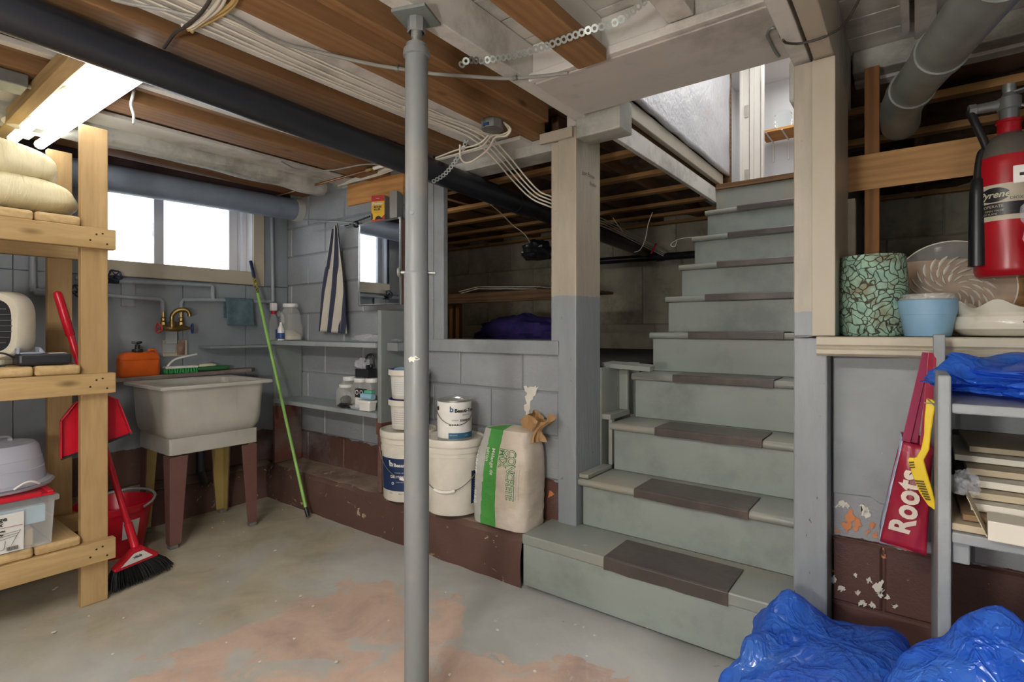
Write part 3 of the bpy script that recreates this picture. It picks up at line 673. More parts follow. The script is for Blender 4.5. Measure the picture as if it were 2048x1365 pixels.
# heater on the middle shelf
ht = root('fan_heater', W(0, 742, X=-2.80), 'beige fan heater with dark grille on the middle plank shelf', 'heater')
hc = W(-9, 652, X=-2.80); ax = Vector((1.0, -1, 0)).normalized(); sd = Vector((0, 0, 1)).cross(ax).normalized()
def sq(r, d, e=.6, n=40):
    out = []
    for k in range(n):
        a = 2 * math.pi * k / n; f = lambda w: math.copysign(abs(w) ** e, w)
        out.append(hc + ax * d + sd * (r * f(math.cos(a))) + Vector((0, 0, r * f(math.sin(a)))))
    return out
def shell(prof, e=.6, cap=(False, True)):
    m = MB(); rings = [sq(r, d, e) for r, d in prof]
    m.grid(lambda u, v: rings[int(round(v * (len(rings) - 1)))][int(round(u * 40)) % 40], 40, len(rings), cu=True)
    if cap[0]: m.f.append(tuple(range(40)))
    if cap[1]: m.f.append(tuple(range(40 * (len(rings) - 1), 40 * len(rings)))[::-1])
    return m
shell([(.100, .065), (.122, .068), (.128, .060), (.132, -.005), (.126, -.018)], .55, (False, True)).build('housing', 'beige_plastic', ht, smooth=True)
shell([(.126, -.018), (.105, -.03), (.090, -.05), (.06, -.052)], .75).build('rear_cover', 'beige_plastic', ht, smooth=True)
shell([(.07, -.05), (.068, -.066), (.045, -.076), (.02, -.078)], .9).build('motor_cap', 'white_plastic', ht, smooth=True)
shell([(.102, .060), (.05, .062), (.001, .062)], .6, (False, False)).build('grille_back', 'black_plastic', ht)
m = MB()
for i in range(9):
    z = -.085 + i * .021; w = math.sqrt(max(.0, .105 ** 2 - z * z)); m.beam(hc + ax * .066 + sd * w + Vector((0, 0, z)), hc + ax * .066 - sd * w + Vector((0, 0, z)), .005, .003)
m.build('grille', 'chrome', ht, kind='stuff')
b0 = RZ[1][1] + .038
m = MB(); m.prism([hc + sd * sx + ax * d + Vector((0, 0, -hc.z + b0 + .0005)) for sx, d in ((-.05, .04), (.05, .04), (.06, -.07), (-.06, -.07))], (0, 0, .075)); m.build('foot', 'beige_plastic', ht, bevel=.012)
# battery charger
bc = root('battery_charger', W(104, 740, X=-2.70), 'black battery charger with grey cradle on the middle shelf', 'charger')
c0 = Vector((-2.675, .558, b0)); m = MB().box(c0.x - .045, c0.x + .045, c0.y - .085, c0.y + .075, b0 + .001, b0 + .045); m.build('body', 'black_plastic', bc, bevel=.012, seg=3)
m = MB().box(c0.x - .032, c0.x + .032, c0.y - .075, c0.y - .01, b0 + .045, b0 + .052).box(c0.x - .03, c0.x + .03, c0.y - .085, c0.y - .075, b0 + .045, b0 + .068)
m.hexa([(c0.x - .03, c0.y - .02, b0 + .046), (c0.x + .03, c0.y - .02, b0 + .046), (c0.x + .03, c0.y - .0, b0 + .046), (c0.x - .03, c0.y - .0, b0 + .046)], [(c0.x - .03, c0.y - .022, b0 + .07), (c0.x + .03, c0.y - .022, b0 + .07), (c0.x + .03, c0.y - .016, b0 + .07), (c0.x - .03, c0.y - .016, b0 + .07)])
m.build('cradle', 'grey_plastic', bc, bevel=.003)
MB().box(c0.x - .03, c0.x + .03, c0.y + .01, c0.y + .062, b0 + .045, b0 + .0465).build('sticker', 'white_plastic', bc)
pts = spline([(c0.x, c0.y - .085, b0 + .03), (c0.x + .01, c0.y - .12, b0 + .05), (c0.x + .0, c0.y - .20, b0 + .058), (c0.x + .01, c0.y - .30, b0 + .07)], 6)
MB().tube(pts, .0035, 8).build('cord', 'black_plastic', bc, smooth=True)
ad = root('power_adapter', (-2.66, .245, b0), 'black rounded adapter with loose cord at the left end of the middle shelf', 'adapter')
pillow((-2.66, .245, b0 + .031), (.04, .07, .03), .6, 4, .004).build('body', 'black_plastic', ad, smooth=True)
MB().tube(spline([(-2.635, .44, b0 + .006), (-2.63, .40, b0 + .005), (-2.615, .36, b0 + .005), (-2.612, .30, b0 + .005), (-2.622, .25, b0 + .02)], 6), .0035, 8).build('cord', 'black_plastic', ad, smooth=True)
# storage box
k = NT('clear_plastic'); k.set(Base_Color=(.86, .87, .86, 1), Roughness=.28, Alpha=.18); MATS['clear_plastic'] = k.m
k = NT('frosted_plastic'); k.set(Base_Color=lin('d4d7e4'), Roughness=.22, Alpha=.50); MATS['frosted_plastic'] = k.m
zb = RZ[2][1] + .038; bx = root('storage_box', (-2.78, .39, zb), 'clear plastic storage box with red lid on the bottom shelf', 'box')
X0, X1, Y0, Y1 = -2.95, -2.605, .12, .565; HB = .163
def openbox(x0, x1, y0, y1, z0, z1, t, fl=.008):
    m = MB(); m.box(x0, x1, y0, y1, z0, z0 + t)
    for a in ((x0, x0 + t, y0, y1), (x1 - t, x1, y0, y1)):
        s_ = 1 if a[0] > (x0 + x1) / 2 else -1; m.hexa([(a[0], a[2], z0), (a[1], a[2], z0), (a[1], a[3], z0), (a[0], a[3], z0)], [(a[0] + s_ * fl, a[2] - fl, z1), (a[1] + s_ * fl, a[2] - fl, z1), (a[1] + s_ * fl, a[3] + fl, z1), (a[0] + s_ * fl, a[3] + fl, z1)])
    for b in ((y0, y0 + t), (y1 - t, y1)):
        s_ = 1 if b[0] > (y0 + y1) / 2 else -1; m.hexa([(x0, b[0], z0), (x1, b[0], z0), (x1, b[1], z0), (x0, b[1], z0)], [(x0 - fl, b[0] + s_ * fl, z1), (x1 + fl, b[0] + s_ * fl, z1), (x1 + fl, b[1] + s_ * fl, z1), (x0 - fl, b[1] + s_ * fl, z1)])
    return m
openbox(X0, X1, Y0, Y1, zb + .001, zb + HB, .004).build('body', 'clear_plastic', bx, bevel=.002)
m = MB().box(X0 - .02, X1 + .02, Y0 - .02, Y1 + .02, zb + HB + .0, zb + HB + .022); m.build('rim', 'clear_plastic', bx, bevel=.005)
m = MB().box(X0 - .008, X1 + .008, Y0 - .008, Y1 + .008, zb + HB + .022, zb + HB + .030).box(X1 - .02, X1 + .012, Y0 + .02, Y0 + .17, zb + HB + .022, zb + HB + .038).box(X1 - .02, X1 + .012, Y0 + .29, Y1 - .03, zb + HB + .022, zb + HB + .038).box(X0, X1, Y1 - .012, Y1 + .006, zb + HB + .022, zb + HB + .038)
m.build('lid', 'red_plastic', bx, bevel=.003)
plain('pale_blue', '8fb8cc', .7); plain('tan_card', 'a4875f', .8)
MB().box(X0 + .02, X1 - .012, Y0 + .05, Y1 - .015, zb + .085, zb + .15).build('contents', 'pale_blue', bx, bevel=.004, label='pale blue folded item inside the box')
MB().box(X0 + .02, X1 - .012, Y0 + .05, Y1 - .05, zb + .006, zb + .068).build('contents', 'tan_card', bx, bevel=.004, label='tan carton inside the box')
paint('label_paper', 'd8d8d2', .7, var=.03, bump=0)
lp = MB().hexa([(X1 + .0012, Y0 + .12, zb + .004), (X1 + .0022, Y0 + .12, zb + .004), (X1 + .0022, .485, zb + .004), (X1 + .0012, .485, zb + .004)], [(X1 + .0092, Y0 + .12, zb + .145), (X1 + .0102, Y0 + .12, zb + .145), (X1 + .0102, .485, zb + .145), (X1 + .0092, .485, zb + .145)]).build('label_sheet', 'label_paper', bx)
ink = plain('ink', '2b2b2e', .7); plain('ink_red', '9a2030', .7)
lo = Vector((X1 + .0106, .0, zb)); m = MB()
for s_, sz, y, z in (('Storage', .021, .245, .122), ('Box', .019, .272, .104), ('Cube Form', .011, .255, .083), ('Rangement et plus', .008, .24, .072)): letter(m, s_, sz, plane_fn((lo.x, y + .12, zb + z), (0, 1, 0), (0, 0, 1)), font_x=1.15, bold=.0006)
# line drawing of a crate
P2 = lambda y, z: Vector((lo.x + .0008, y + .12, zb + z))
for a, b in (((.23, .045), (.345, .062)), ((.23, .045), (.235, .012)), ((.345, .062), (.33, .03)), ((.235, .012), (.31, .02)), ((.31, .02), (.315, .05)), ((.23, .052), (.25, .07)), ((.25, .07), (.355, .079)), ((.355, .079), (.345, .062)), ((.26, .055), (.28, .073)), ((.29, .058), (.31, .075)), ((.24, .06), (.35, .07))): m.beam(P2(*a), P2(*b), .0012, .0006, up=(1, 0, 0))
for i in range(9): m.box(lo.x, lo.x + .0006, .438 + i * .0035, .440 + i * .0035, zb + .012, zb + .026)
m.build('lettering', 'ink', lp); MB().box(lo.x, lo.x + .0006, .32, .48, zb + .097, zb + .0985).build('rule', 'ink_red', lp)
# cake carrier
cc = Vector((-2.79, .435, zb + HB + .039)); ck = root('cake_carrier', cc, 'frosted round cake carrier with top handle on the storage box', 'cake carrier')
MB().lathe([(0, .001), (.155, .001), (.172, .006), (.176, .014), (.160, .016), (.0, .012)], cc, 48).build('base', 'frosted_plastic', ck, smooth=True)
MB().lathe([(.158, .017), (.170, .020), (.152, .028), (.147, .075), (.144, .078), (.140, .112), (.137, .114), (.130, .155), (.118, .168), (.0, .172)], cc, 48).build('dome', 'frosted_plastic', ck, smooth=True)
hp = [cc + Vector((.05, -.055, .168)), cc + Vector((.04, -.045, .185)), cc + Vector((0, 0, .192)), cc + Vector((-.04, .045, .185)), cc + Vector((-.05, .055, .168))]
MB().tube(spline(hp, 5), .009, 8, flat=.6).build('handle', 'frosted_plastic', ck, smooth=True)
MB().tube([cc + Vector((.172 * math.cos(t), .172 * math.sin(t), .02 + .018 * math.sin((t - .15) / .5 * math.pi))) for t in [.15 + .05 * i for i in range(11)]], .004, 8).build('latch', 'white_plastic', ck, smooth=True)
# broom
br = root('broom', (-2.70, .88, 0), 'red broom with black bristles leaning behind the lumber post', 'broom')
hb, htp = Vector((-2.735, .880, .135)), Vector((-2.865, .640, 1.255)); hd = (htp - hb).normalized()
MB().tube([hb, hb + hd * .97], .0125, 14).build('handle', 'red_plastic', br, smooth=True)
MB().tube([hb + hd * .965, hb + hd * .97, hb + hd * 1.14, hb + hd * 1.155, hb + hd * 1.16], [.013, .0165, .0165, .013, .004], 14).build('grip', 'red_plastic', br, smooth=True)
MB().tube([hb + hd * .12, hb + hd * .0, hb - Vector((0, 0, .012))], [.016, .017, .024], 14).build('collar', 'red_plastic', br, smooth=True)
# head: trapezoid cap with label, fan of bristles
def hd_pt(s, z, th): 
    return Vector((-2.705 + th - .06 * (s - .5), .772 + .19 * s, z))
capo = [(.05, .085), (.98, .085), (1.0, .097), (.90, .112), (.66, .150), (.42, .150), (.14, .112), (.02, .097)]
m = MB(); m.prism([hd_pt(s, z, .022) for s, z in capo], (-.044, 0, 0)); m.build('cap', 'red_plastic', br, bevel=.005)
m = MB(); m.prism([hd_pt(s, z, .0235) for s, z in [(.16, .098), (.86, .098), (.64, .137), (.44, .137)]], (-.001, 0, 0)); lb = m.build('label_sheet', 'white_plastic', br)
m = MB(); d_ = (hd_pt(1, 0, 0) - hd_pt(0, 0, 0)); letter(m, 'vileda', .016, plane_fn(hd_pt(.42, .116, .0243), d_, (0, 0, 1)), bold=.0005); m.build('lettering', 'ink', lb)
plain('bristle_black', '15161a', .75); m = MB(); rnd = random.Random(4)
for i in range(520):
    s = rnd.random(); th = rnd.uniform(-.018, .018)
    a = hd_pt(.03 + .94 * s, .09, th); s2 = -.06 + 1.42 * s + rnd.uniform(-.02, .02); b = hd_pt(s2, .004 + rnd.random() * .01 + .006 * abs(s - .5), th * 2.4 + rnd.uniform(-.006, .006))
    mid = (a + b) / 2 + Vector((0, .004 * (s - .5), .008)); m.tube([a, mid, b], [.0016, .0018, .0014], 3)
m.build('bristles', 'bristle_black', br, kind='stuff')
# dustpan clipped to the handle
dp = root('dustpan', (-2.745, .69, .4), 'red plastic dustpan hanging behind the lumber post', 'dustpan')
dpp = [(150, 806), (121, 842), (121, 917), (191, 894), (259, 867), (232, 800), (215, 793), (180, 797)]
o_ = [W(x, y, X=-2.715) for x, y in dpp]; m = MB(); m.prism(o_, (-.006, 0, 0)); m.build('pan', 'red_plastic', dp, bevel=.002)
m = MB(); idx = [(0, 1), (1, 2), (4, 5), (5, 6), (6, 7), (7, 0)]
for a, b in idx: m.prism([o_[a], o_[b], o_[b] + Vector((.022, 0, 0)), o_[a] + Vector((.022, 0, 0))], (o_[b] - o_[a]).cross(Vector((1, 0, 0))).normalized() * .004)
m.build('rim', 'red_plastic', dp, bevel=.0015)
m = MB(); m.beam(o_[2] + Vector((.002, 0, -.004)), o_[4] + Vector((.002, 0, -.004)), .01, .008); m.build('rubber_edge', 'black_plastic', dp)
# bucket
bkc = Vector((-3.17, .925, 0)); bk = root('bucket', bkc, 'red plastic bucket with grey handle standing under the rack end', 'bucket')
MB().lathe([(0, .004), (.118, .004), (.122, .0), (.158, .215), (.166, .217), (.168, .245), (.162, .248), (.153, .215), (.117, .012), (0, .012)], bkc, 40).build('body', 'red_plastic', bk, smooth=True)
pts = [bkc + Vector((.172 * math.cos(t + .5), .172 * math.sin(t + .5), .232 + .03 * math.sin(t))) for t in [math.pi * i / 18 for i in range(19)]]
MB().tube(pts, .006, 8).build('handle', 'grey_pipe', bk, smooth=True)
m = MB(); m.grid(lambda u, v: bkc + Vector(((.139 + .016 * v) * math.cos(-.05 + .5 * u), (.139 + .016 * v) * math.sin(-.05 + .5 * u), .09 + .09 * v)), 8, 2); m.build('label_sheet', 'label_paper', bk)
# ================================================================== sink corner
def tub_mat():
    k = NT('tub_stone'); v = k.mapping()
    c = k.ramp(k.noise(v, 4, 6), [(.3, lin('a5a399')), (.7, lin('bdbab0'))])
    c = k.mix(k.ramp(k.noise(k.mapping((3, 3, .5), loc=(2, 1, 0)), 8, 6, .65), [(.58, 0.), (.75, .5)]), c, '84827a')
    c = k.mix(k.ramp(k.noise(k.mapping((2, 6, 1), loc=(5, 1, 0)), 14, 4, .6), [(.76, 0.), (.77, .9)]), c, '4b3a33')
    k.set(Base_Color=c, Roughness=.35); MATS['tub_stone'] = k.m
tub_mat()
paint('leg_brown', '6d4a42', .6, var=.12, bump=.25, bscale=40, chips='c8b9a8', chip_t=.76, cscale=14); paint('leg_yellow', 'b09a5c', .6, var=.12, bump=.2, chips='6b5a34', chip_t=.7, cscale=10)
sk = root('laundry_sink', (-3.16, 1.315, 0), 'pale grey laundry tub on tapered brown legs', 'sink')
def rrect(x0, x1, y0, y1, r, z, n=6):
    out = []
    for cx, cy, a0 in ((x1 - r, y1 - r, 0), (x0 + r, y1 - r, 90), (x0 + r, y0 + r, 180), (x1 - r, y0 + r, 270)):
        for k in range(n + 1):
            a = math.radians(a0 + 90 * k / n); out.append(Vector((cx + r * math.cos(a), cy + r * math.sin(a), z)))
    return out
def loft(rings, caps=(True, True)):
    m = MB(); n = len(rings[0]); m.v = [p for r in rings for p in r]
    m.f = [(i * n + k, i * n + (k + 1) % n, (i + 1) * n + (k + 1) % n, (i + 1) * n + k) for i in range(len(rings) - 1) for k in range(n)]
    if caps[0]: m.f.append(tuple(range(n))[::-1])
    if caps[1]: m.f.append(tuple(range((len(rings) - 1) * n, len(rings) * n)))
    return m
SX0, SX1, SY0, SY1 = -3.41, -2.895, 1.035, 1.600
def ins(d, r, z): return rrect(SX0 + d, SX1 - d, SY0 + d, SY1 - d, r, z)
loft([ins(.075, .05, .545), ins(.055, .06, .555), ins(.042, .06, .58), ins(.036, .055, .62), ins(.028, .05, .79), ins(.026, .05, .803), ins(.0, .012, .804), ins(.0, .012, .816), ins(.004, .012, .820), ins(.030, .03, .820), ins(.038, .04, .812), ins(.045, .05, .62), ins(.09, .06, .575)]).build('basin', 'tub_stone', sk, smooth=True)
loft([ins(.060, .012, .47), ins(.060, .012, .552)]).build('apron', 'tub_stone', sk, smooth=True)
for sx in (-1, 1):
    for sy in (-1, 1):
        cx = SX1 - .062 if sx > 0 else SX0 + .062; cy = SY1 - .062 if sy > 0 else SY0 + .062
        ws = ((.085, .46), (.080, .40), (.052, .02))
        m = MB(); y_ = MB(); t = .006
        rings = []; inner = []
        for w, z in ws:
            sp = .012 * (1 - z / .46)
            ox, oy = cx + sx * sp * .0, cy - sy * sp * 0
            P = [(0, 0), (-sx * w, 0), (-sx * w, -sy * t), (-sx * t, -sy * t), (-sx * t, -sy * w), (0, -sy * w)]
            rings.append([Vector((ox + a, oy + b, z)) for a, b in P])
            Q = [(-sx * (t + .001), -sy * (t + .001)), (-sx * (w - .004), -sy * (t + .001)), (-sx * (w - .004), -sy * (t + .003)), (-sx * (t + .003), -sy * (t + .003)), (-sx * (t + .003), -sy * (w - .004)), (-sx * (t + .001), -sy * (w - .004))]
            inner.append([Vector((ox + a, oy + b, z)) for a, b in Q])
        lg = loft(rings).build('leg', 'leg_brown', sk, bevel=.002)
        loft(inner).build('lining', 'leg_yellow', lg)
        MB().box(min(cx, cx - sx * .04), max(cx, cx - sx * .04), min(cy, cy - sy * .04), max(cy, cy - sy * .04), .0005, .02).build('foot', 'galvanised', lg, bevel=.004)
MB().tube([(-3.15, 1.32, .545), (-3.15, 1.32, .40), (-3.17, 1.33, .33), (-3.25, 1.36, .30), (-3.30, 1.40, .21)], .022, 12).build('drain', 'dark_iron', sk, smooth=True)
# back plank on the wall behind the sink
paint('plank_brown', '7c6a63', .7, var=.15, bump=.3, stretch=(1, .2, 1), dirt='a39a8e', dirt_t=.5)
sp_ = root('wall_plank', (-3.48, 1.35, .80), 'worn brown plank ledge on the wall behind the sink', 'shelf')
MB().prism([(-3.55, .60, .808), (-3.425, .60, .808), (-3.425, 1.745, .828), (-3.47, 1.79, .829), (-3.55, 1.79, .829)], (0, 0, .022)).build('board', 'plank_brown', sp_, bevel=.003)
zp = lambda y: .830 + (y - .6) * .0177
# orange jug
plain('orange_plastic', 'e2661c', .32); jc = Vector((-3.487, 1.135, zp(1.135) + .001)); jg = root('soap_jug', jc, 'orange plastic jug of hand cleaner with black pump', 'jug')
m = loft([rrect(jc.x - .045 + d, jc.x + .045 - d, jc.y - .098 + d, jc.y + .098 - d, max(.006, .022 - d * .2), jc.z + z) for d, z in ((.004, 0), (0, .008), (0, .085), (.002, .088), (0, .092), (0, .105), (.008, .122), (.022, .132), (.036, .136))]); m.build('body', 'orange_plastic', jg, smooth=True)
MB().tube(spline([jc + Vector((0, .045, .132)), jc + Vector((0, .062, .146)), jc + Vector((0, .085, .138)), jc + Vector((0, .088, .105))], 5), .008, 8).build('handle', 'orange_plastic', jg, smooth=True)
MB().lathe([(0, .134), (.026, .134), (.027, .136), (.026, .150), (.014, .153), (.012, .175), (0, .176)], jc + Vector((0, -.005, 0)), 18).build('pump', 'black_plastic', jg, smooth=True)
m = MB(); 
for a in (0, 2.1, 4.2): m.beam(jc + Vector((0, -.005, .182)), jc + Vector((.024 * math.cos(a), -.005 + .028 * math.sin(a), .190)), .012, .012)
m.build('pump_head', 'black_plastic', jg, bevel=.003)
# scrub brush
plain('green_bristle', '2f9a4a', .7); bcx = Vector((-3.475, 1.345, zp(1.345) + .001)); sb = root('scrub_brush', bcx, 'white handled scrub brush with green bristles beside the tap', 'brush')
m = MB(); rnd = random.Random(9)
for i in range(12):
    for j in range(5):
        a = bcx + Vector((-.024 + j * .012, -.08 + i * .0145, .028)); m.tube([a, a + Vector((rnd.uniform(-.003, .003), rnd.uniform(-.004, .004), -.027))], [.005, .006], 5)
m.build('bristles', 'green_bristle', sb, kind='stuff')
MB().box(bcx.x - .03, bcx.x + .03, bcx.y - .088, bcx.y + .088, bcx.z + .028, bcx.z + .042).build('block', 'white_plastic', sb, bevel=.005)
MB().tube(spline([bcx + Vector((0, -.07, .04)), bcx + Vector((0, -.05, .065)), bcx + Vector((0, -.02, .085)), bcx + Vector((0, .04, .098)), bcx + Vector((0, .09, .108))], 6), [.009] * 25, 8, flat=.7).build('handle', 'white_plastic', sb, smooth=True)
# green pad with soap
pdc = Vector((-3.472, 1.525, zp(1.52) + .001)); plain('green_pad', '2f6a3d', .9); plain('soap', 'd9d2b0', .5)
m = pillow(pdc + Vector((0, 0, .016)), (.035, .10, .015), .7, 3, .006); pd = root('scouring_pad', pdc, 'dark green scouring pad carrying a bar of soap', 'pad'); m.build('pad', 'green_pad', pd, smooth=True)
pillow(pdc + Vector((0, -.03, .034)), (.022, .05, .012), .8, 1, .002).build('soap', 'soap', pd, smooth=True)
# ---- supply pipes on the wall
XP = -3.520
def wpipe(pts, r=.0115, X=XP, n=10): return MB().tube(spline([W(x, y, X=X) for x, y in pts], 1) if False else [W(x, y, X=X) for x, y in pts], r, n)
pp = root('water_pipes', W(330, 600, X=XP), 'grey painted copper supply pipes running along the window wall', 'pipe')
for pts in ([(150, 556), (226, 562), (421, 571), (425, 573), (425.5, 601)], [(60, 580), (220, 592), (320, 599), (325, 603), (326, 632)], [(361.5, 636), (362, 606), (366, 600.5), (400, 600), (455, 601), (545, 604)], [(543, 436), (546, 604)]):
    wpipe(pts).build('pipe', 'grey_pipe', pp, smooth=True)
wpipe([(65, 505), (65, 575), (70, 586), (110, 588)], .014).build('pipe', 'grey_pipe', pp, smooth=True)
for x, y in ((226, 562), (200, 586)): 
    c = W(x, y, X=XP); MB().lathe([(0, -.025), (.016, -.025), (.016, .025), (0, .025)], c, 12, axis=(0, 1, 0)).tube([c, c + Vector((.03, 0, .012))], .011, 10).build('valve_body', 'dark_iron', pp, smooth=True)
def handwheel(c, ax, r, mat, par, nm='valve_wheel', n=5):
    c = Vector(c); ax = Vector(ax).normalized(); u = ax.orthogonal().normalized(); w = ax.cross(u); m = MB()
    m.tube([c + (u * math.cos(t) + w * math.sin(t)) * r * (1 + .10 * math.cos(n * t)) for t in [2 * math.pi * i / 40 for i in range(41)]], r * .16, 7, cap=False)
    for i in range(n): t = 2 * math.pi * i / n; m.tube([c, c + (u * math.cos(t) + w * math.sin(t)) * r], r * .10, 6)
    m.tube([c - ax * r * .9, c + ax * r * .25], r * .2, 8); return m.build(nm, mat, par, smooth=True)
plain('navy_iron', '2a3048', .5, .3); plain('valve_red', 'b8323a', .5); plain('valve_blue', '2b4a86', .5)
handwheel(W(231, 551, X=-3.48), (1, .1, .45), .030, 'navy_iron', pp); handwheel(W(157, 582, X=-3.48), (1, .1, .3), .030, 'navy_iron', pp)
pb = root('valve_board', W(255, 588, X=XL), 'grey wooden backing block behind the pipe valves', 'board')
a, b = W(241, 560, X=XL), W(269, 614, X=XL); MB().box(XL + .0005, XL + .018, a.y, b.y, b.z, a.z).build('board', 'grey_paint', pb, bevel=.002)
# tap
fc = W(349, 657, X=-3.475); fa = root('sink_tap', fc, 'brass wall tap with red and blue handles', 'tap')
Y_ = lambda px: W(px, 657, X=-3.475).y
MB().tube([(fc.x, Y_(327), fc.z), (fc.x, Y_(336), fc.z), (fc.x, Y_(340), fc.z), (fc.x, Y_(358), fc.z), (fc.x, Y_(362), fc.z), (fc.x, Y_(374), fc.z)], [.014, .014, .020, .020, .014, .012], 14).build('body', 'brass', fa, smooth=True)
y0 = Y_(343.5)
MB().lathe([(.017, 0), (.019, .01), (.019, .035), (.015, .042), (.0, .042)], (fc.x + .005, y0, fc.z), 16).tube(spline([(fc.x + .005, y0, fc.z + .03), (fc.x + .008, y0, fc.z + .075), (fc.x + .02, y0 + .025, fc.z + .105), (fc.x + .04, y0 + .06, fc.z + .108), (fc.x + .05, y0 + .075, fc.z + .090), (fc.x + .05, y0 + .076, fc.z + .070)], 5), .0125, 12).build('spout', 'brass', fa, smooth=True)
for px in (326, 361.5):
    c = Vector((XP + .005, W(px, 640, X=XP).y, fc.z + .015)); MB().lathe([(.012, 0), (.017, .003), (.017, .022), (.012, .025), (.014, .03), (.014, .045), (.009, .05), (.009, .085)], c, 8).build('union_nut', 'brass', fa)
    MB().tube([(XP + .005, c.y, c.z), (fc.x, c.y, fc.z)], .012, 10).build('inlet', 'brass', fa, smooth=True)
for px, mt, s_ in ((317, 'valve_red', -1), (384, 'valve_blue', 1)):
    yy = Y_(px); MB().tube([(fc.x, Y_(327 if s_ < 0 else 374), fc.z), (fc.x + .004, yy, fc.z)], .007, 8).build('stem', 'brass', fa, smooth=True)
    handwheel((fc.x + .004, yy, fc.z), (.25, s_, 0), .027, mt, fa, 'handle', n=3)
# mounting plates under the tap
paint('plate_grey', '9da09e', .5, var=.08)
paint('rusty', '8d7260', .8, var=.3, vscale=30, bump=.4, dirt='5f4436', dirt_t=.5)
mp_ = root('tap_bracket', W(348, 700, X=XL), 'grey metal mounting plate on a board below the tap', 'bracket')
a, b = W(323, 681, X=XL), W(372, 712, X=XL); MB().box(XL + .0005, XL + .02, a.y, b.y, b.z, a.z).build('board', 'window_trim', mp_, bevel=.002)
a, b = W(331, 663, X=XL + .03), W(354, 688, X=XL + .03); MB().box(XL + .02, XL + .034, a.y, b.y, b.z, a.z).build('plate', 'plate_grey', mp_, bevel=.002)
a, b = W(327, 688, X=XL + .025), W(352, 706, X=XL + .025); MB().box(XL + .02, XL + .028, a.y, b.y, b.z, a.z).build('plate', 'plate_grey', mp_, bevel=.002)
m = MB(); a = W(362, 694, X=XL + .02); m.grid(lambda u, v: Vector((XL + .021 + .014 * max(0, 1 - ((u - .5) ** 2 + (v - .5) ** 2) * 4) + wob((u * 3, v * 3, 0), 3, .004), a.y - .022 + .044 * u, a.z - .05 + .09 * v)), 14, 18); m.build('rust', 'rusty', mp_, smooth=True)
# face cloth on the pipe
k = NT('teal_cloth'); v = k.mapping(); k.set(Base_Color=k.ramp(k.noise(v, 30, 4), [(.3, lin('4b6068')), (.7, lin('5f757c'))]), Roughness=.95); k.bump(k.noise(v, 300, 2), .4, .003); MATS['teal_cloth'] = k.m
a, b = W(449, 600, X=XP), W(505, 602, X=XP)
def cloth(u, v):
    y = a.y + (b.y - a.y) * u + (.012 * (v - .5) if v > .5 else 0) * (1 - u); s = (v - .42) * .30
    if s < -.012: x, z = XP - .012, a.z + .0 + s + .01
    elif s < .012: t = (s / .012); x, z = XP + .012 * t, a.z + .012 * math.cos(t * 1.5) + .002
    else: x, z = XP + .013 + (s) * .10 + .004 * math.sin(u * 9 + s * 20), a.z - s + .010
    return Vector((x, y, z))
m = MB(); m.grid(cloth, 24, 40); single(m, 'face_cloth', 'teal_cloth', W(477, 640, X=XP), 'grey-green face cloth draped over the wall pipe', 'cloth', smooth=True, solid=.004)
# green pole
plain('green_pole', '8fc060', .35); plain('pole_grip', '1f2c4a', .4)
pt0, pt1 = W(616, 1036, Z=.006), W(501, 523, X=-3.505); d = (pt1 - pt0)
gp = root('extension_pole', pt0, 'thin light green extension pole leaning by the window', 'pole')
MB().tube([pt0 + d * .03, pt0 + d * .86], .0095, 12).build('shaft', 'green_pole', gp, smooth=True)
MB().tube([pt0 + Vector((0, 0, .008)), pt0 + d * .035], .012, 12).build('end_cap', 'black_plastic', gp, smooth=True)
MB().tube([pt0 + d * .93, pt0 + d * 1.0], .0115, 12).build('grip', 'pole_grip', gp, smooth=True)
k = NT('pole_wrap'); v = k.mapping(); k.set(Base_Color=k.ramp(k.noise(v, 60, 3), [(.42, lin('3c4a22')), (.5, lin('c0b040')), (.58, lin('2a2a2a'))]), Roughness=.4); MATS['pole_wrap'] = k.m
MB().tube([pt0 + d * .86, pt0 + d * .93], .0098, 12).build('sticker', 'pole_wrap', gp, smooth=True)
# asbestos-wrapped duct along the window wall and thin copper pipe
paint('duct_grey', '7f8a99', .5, var=.1, bump=.25, bscale=22, dirt='6a7380', dirt_t=.55); paint('duct_end', 'b3b3ac', .8, bump=.4)
du = root('wall_duct', (-3.40, 1.0, 1.9), 'thick grey wrapped pipe running above the window', 'pipe')
MB().tube([(-3.40, -2.2, 1.83), (-3.40, .6, 1.893), (-3.40, 2.02, 1.925)], .0725, 30).build('pipe', 'duct_grey', du, smooth=True)
MB().tube([(-3.40, 2.02, 1.925), (-3.40, 2.069, 1.926)], [.076, .083], 30).build('collar', 'duct_end', du, smooth=True)
# ================================================================== grey shelf unit on the kerb
su = root('shelf_unit', (-2.83, 1.95, .22), 'grey and brown painted wooden shelf unit standing on the kerb', 'shelf')
MB().box(-2.315, -2.285, 1.865, 2.045, .223, 1.205).build('upright', 'shelf_two_tone', su, bevel=.003)
MB().box(-3.385, -3.357, 1.865, 2.06, .223, 1.0).build('upright', 'shelf_two_tone', su, bevel=.003)
MB().box(-3.42, -2.316, 1.852, 2.062, 1.001, 1.028).build('shelf_board', 'sole_paint', su, bevel=.003)
MB().box(-3.356, -2.316, 1.855, 2.062, .622, .648).build('shelf_board', 'sole_paint', su, bevel=.003)
MB().box(-2.34, -2.316, 1.875, 1.895, .53, .621).build('cleat', 'leg_brown', su, bevel=.002)
MB().box(-2.284, -2.20, 1.905, 2.04, .985, 1.03).build('cleat', 'grey_paint', su, bevel=.003)
MB().box(-3.356, -3.33, 1.88, 2.04, .52, .62).build('cleat', 'shelf_two_tone', su, bevel=.002)
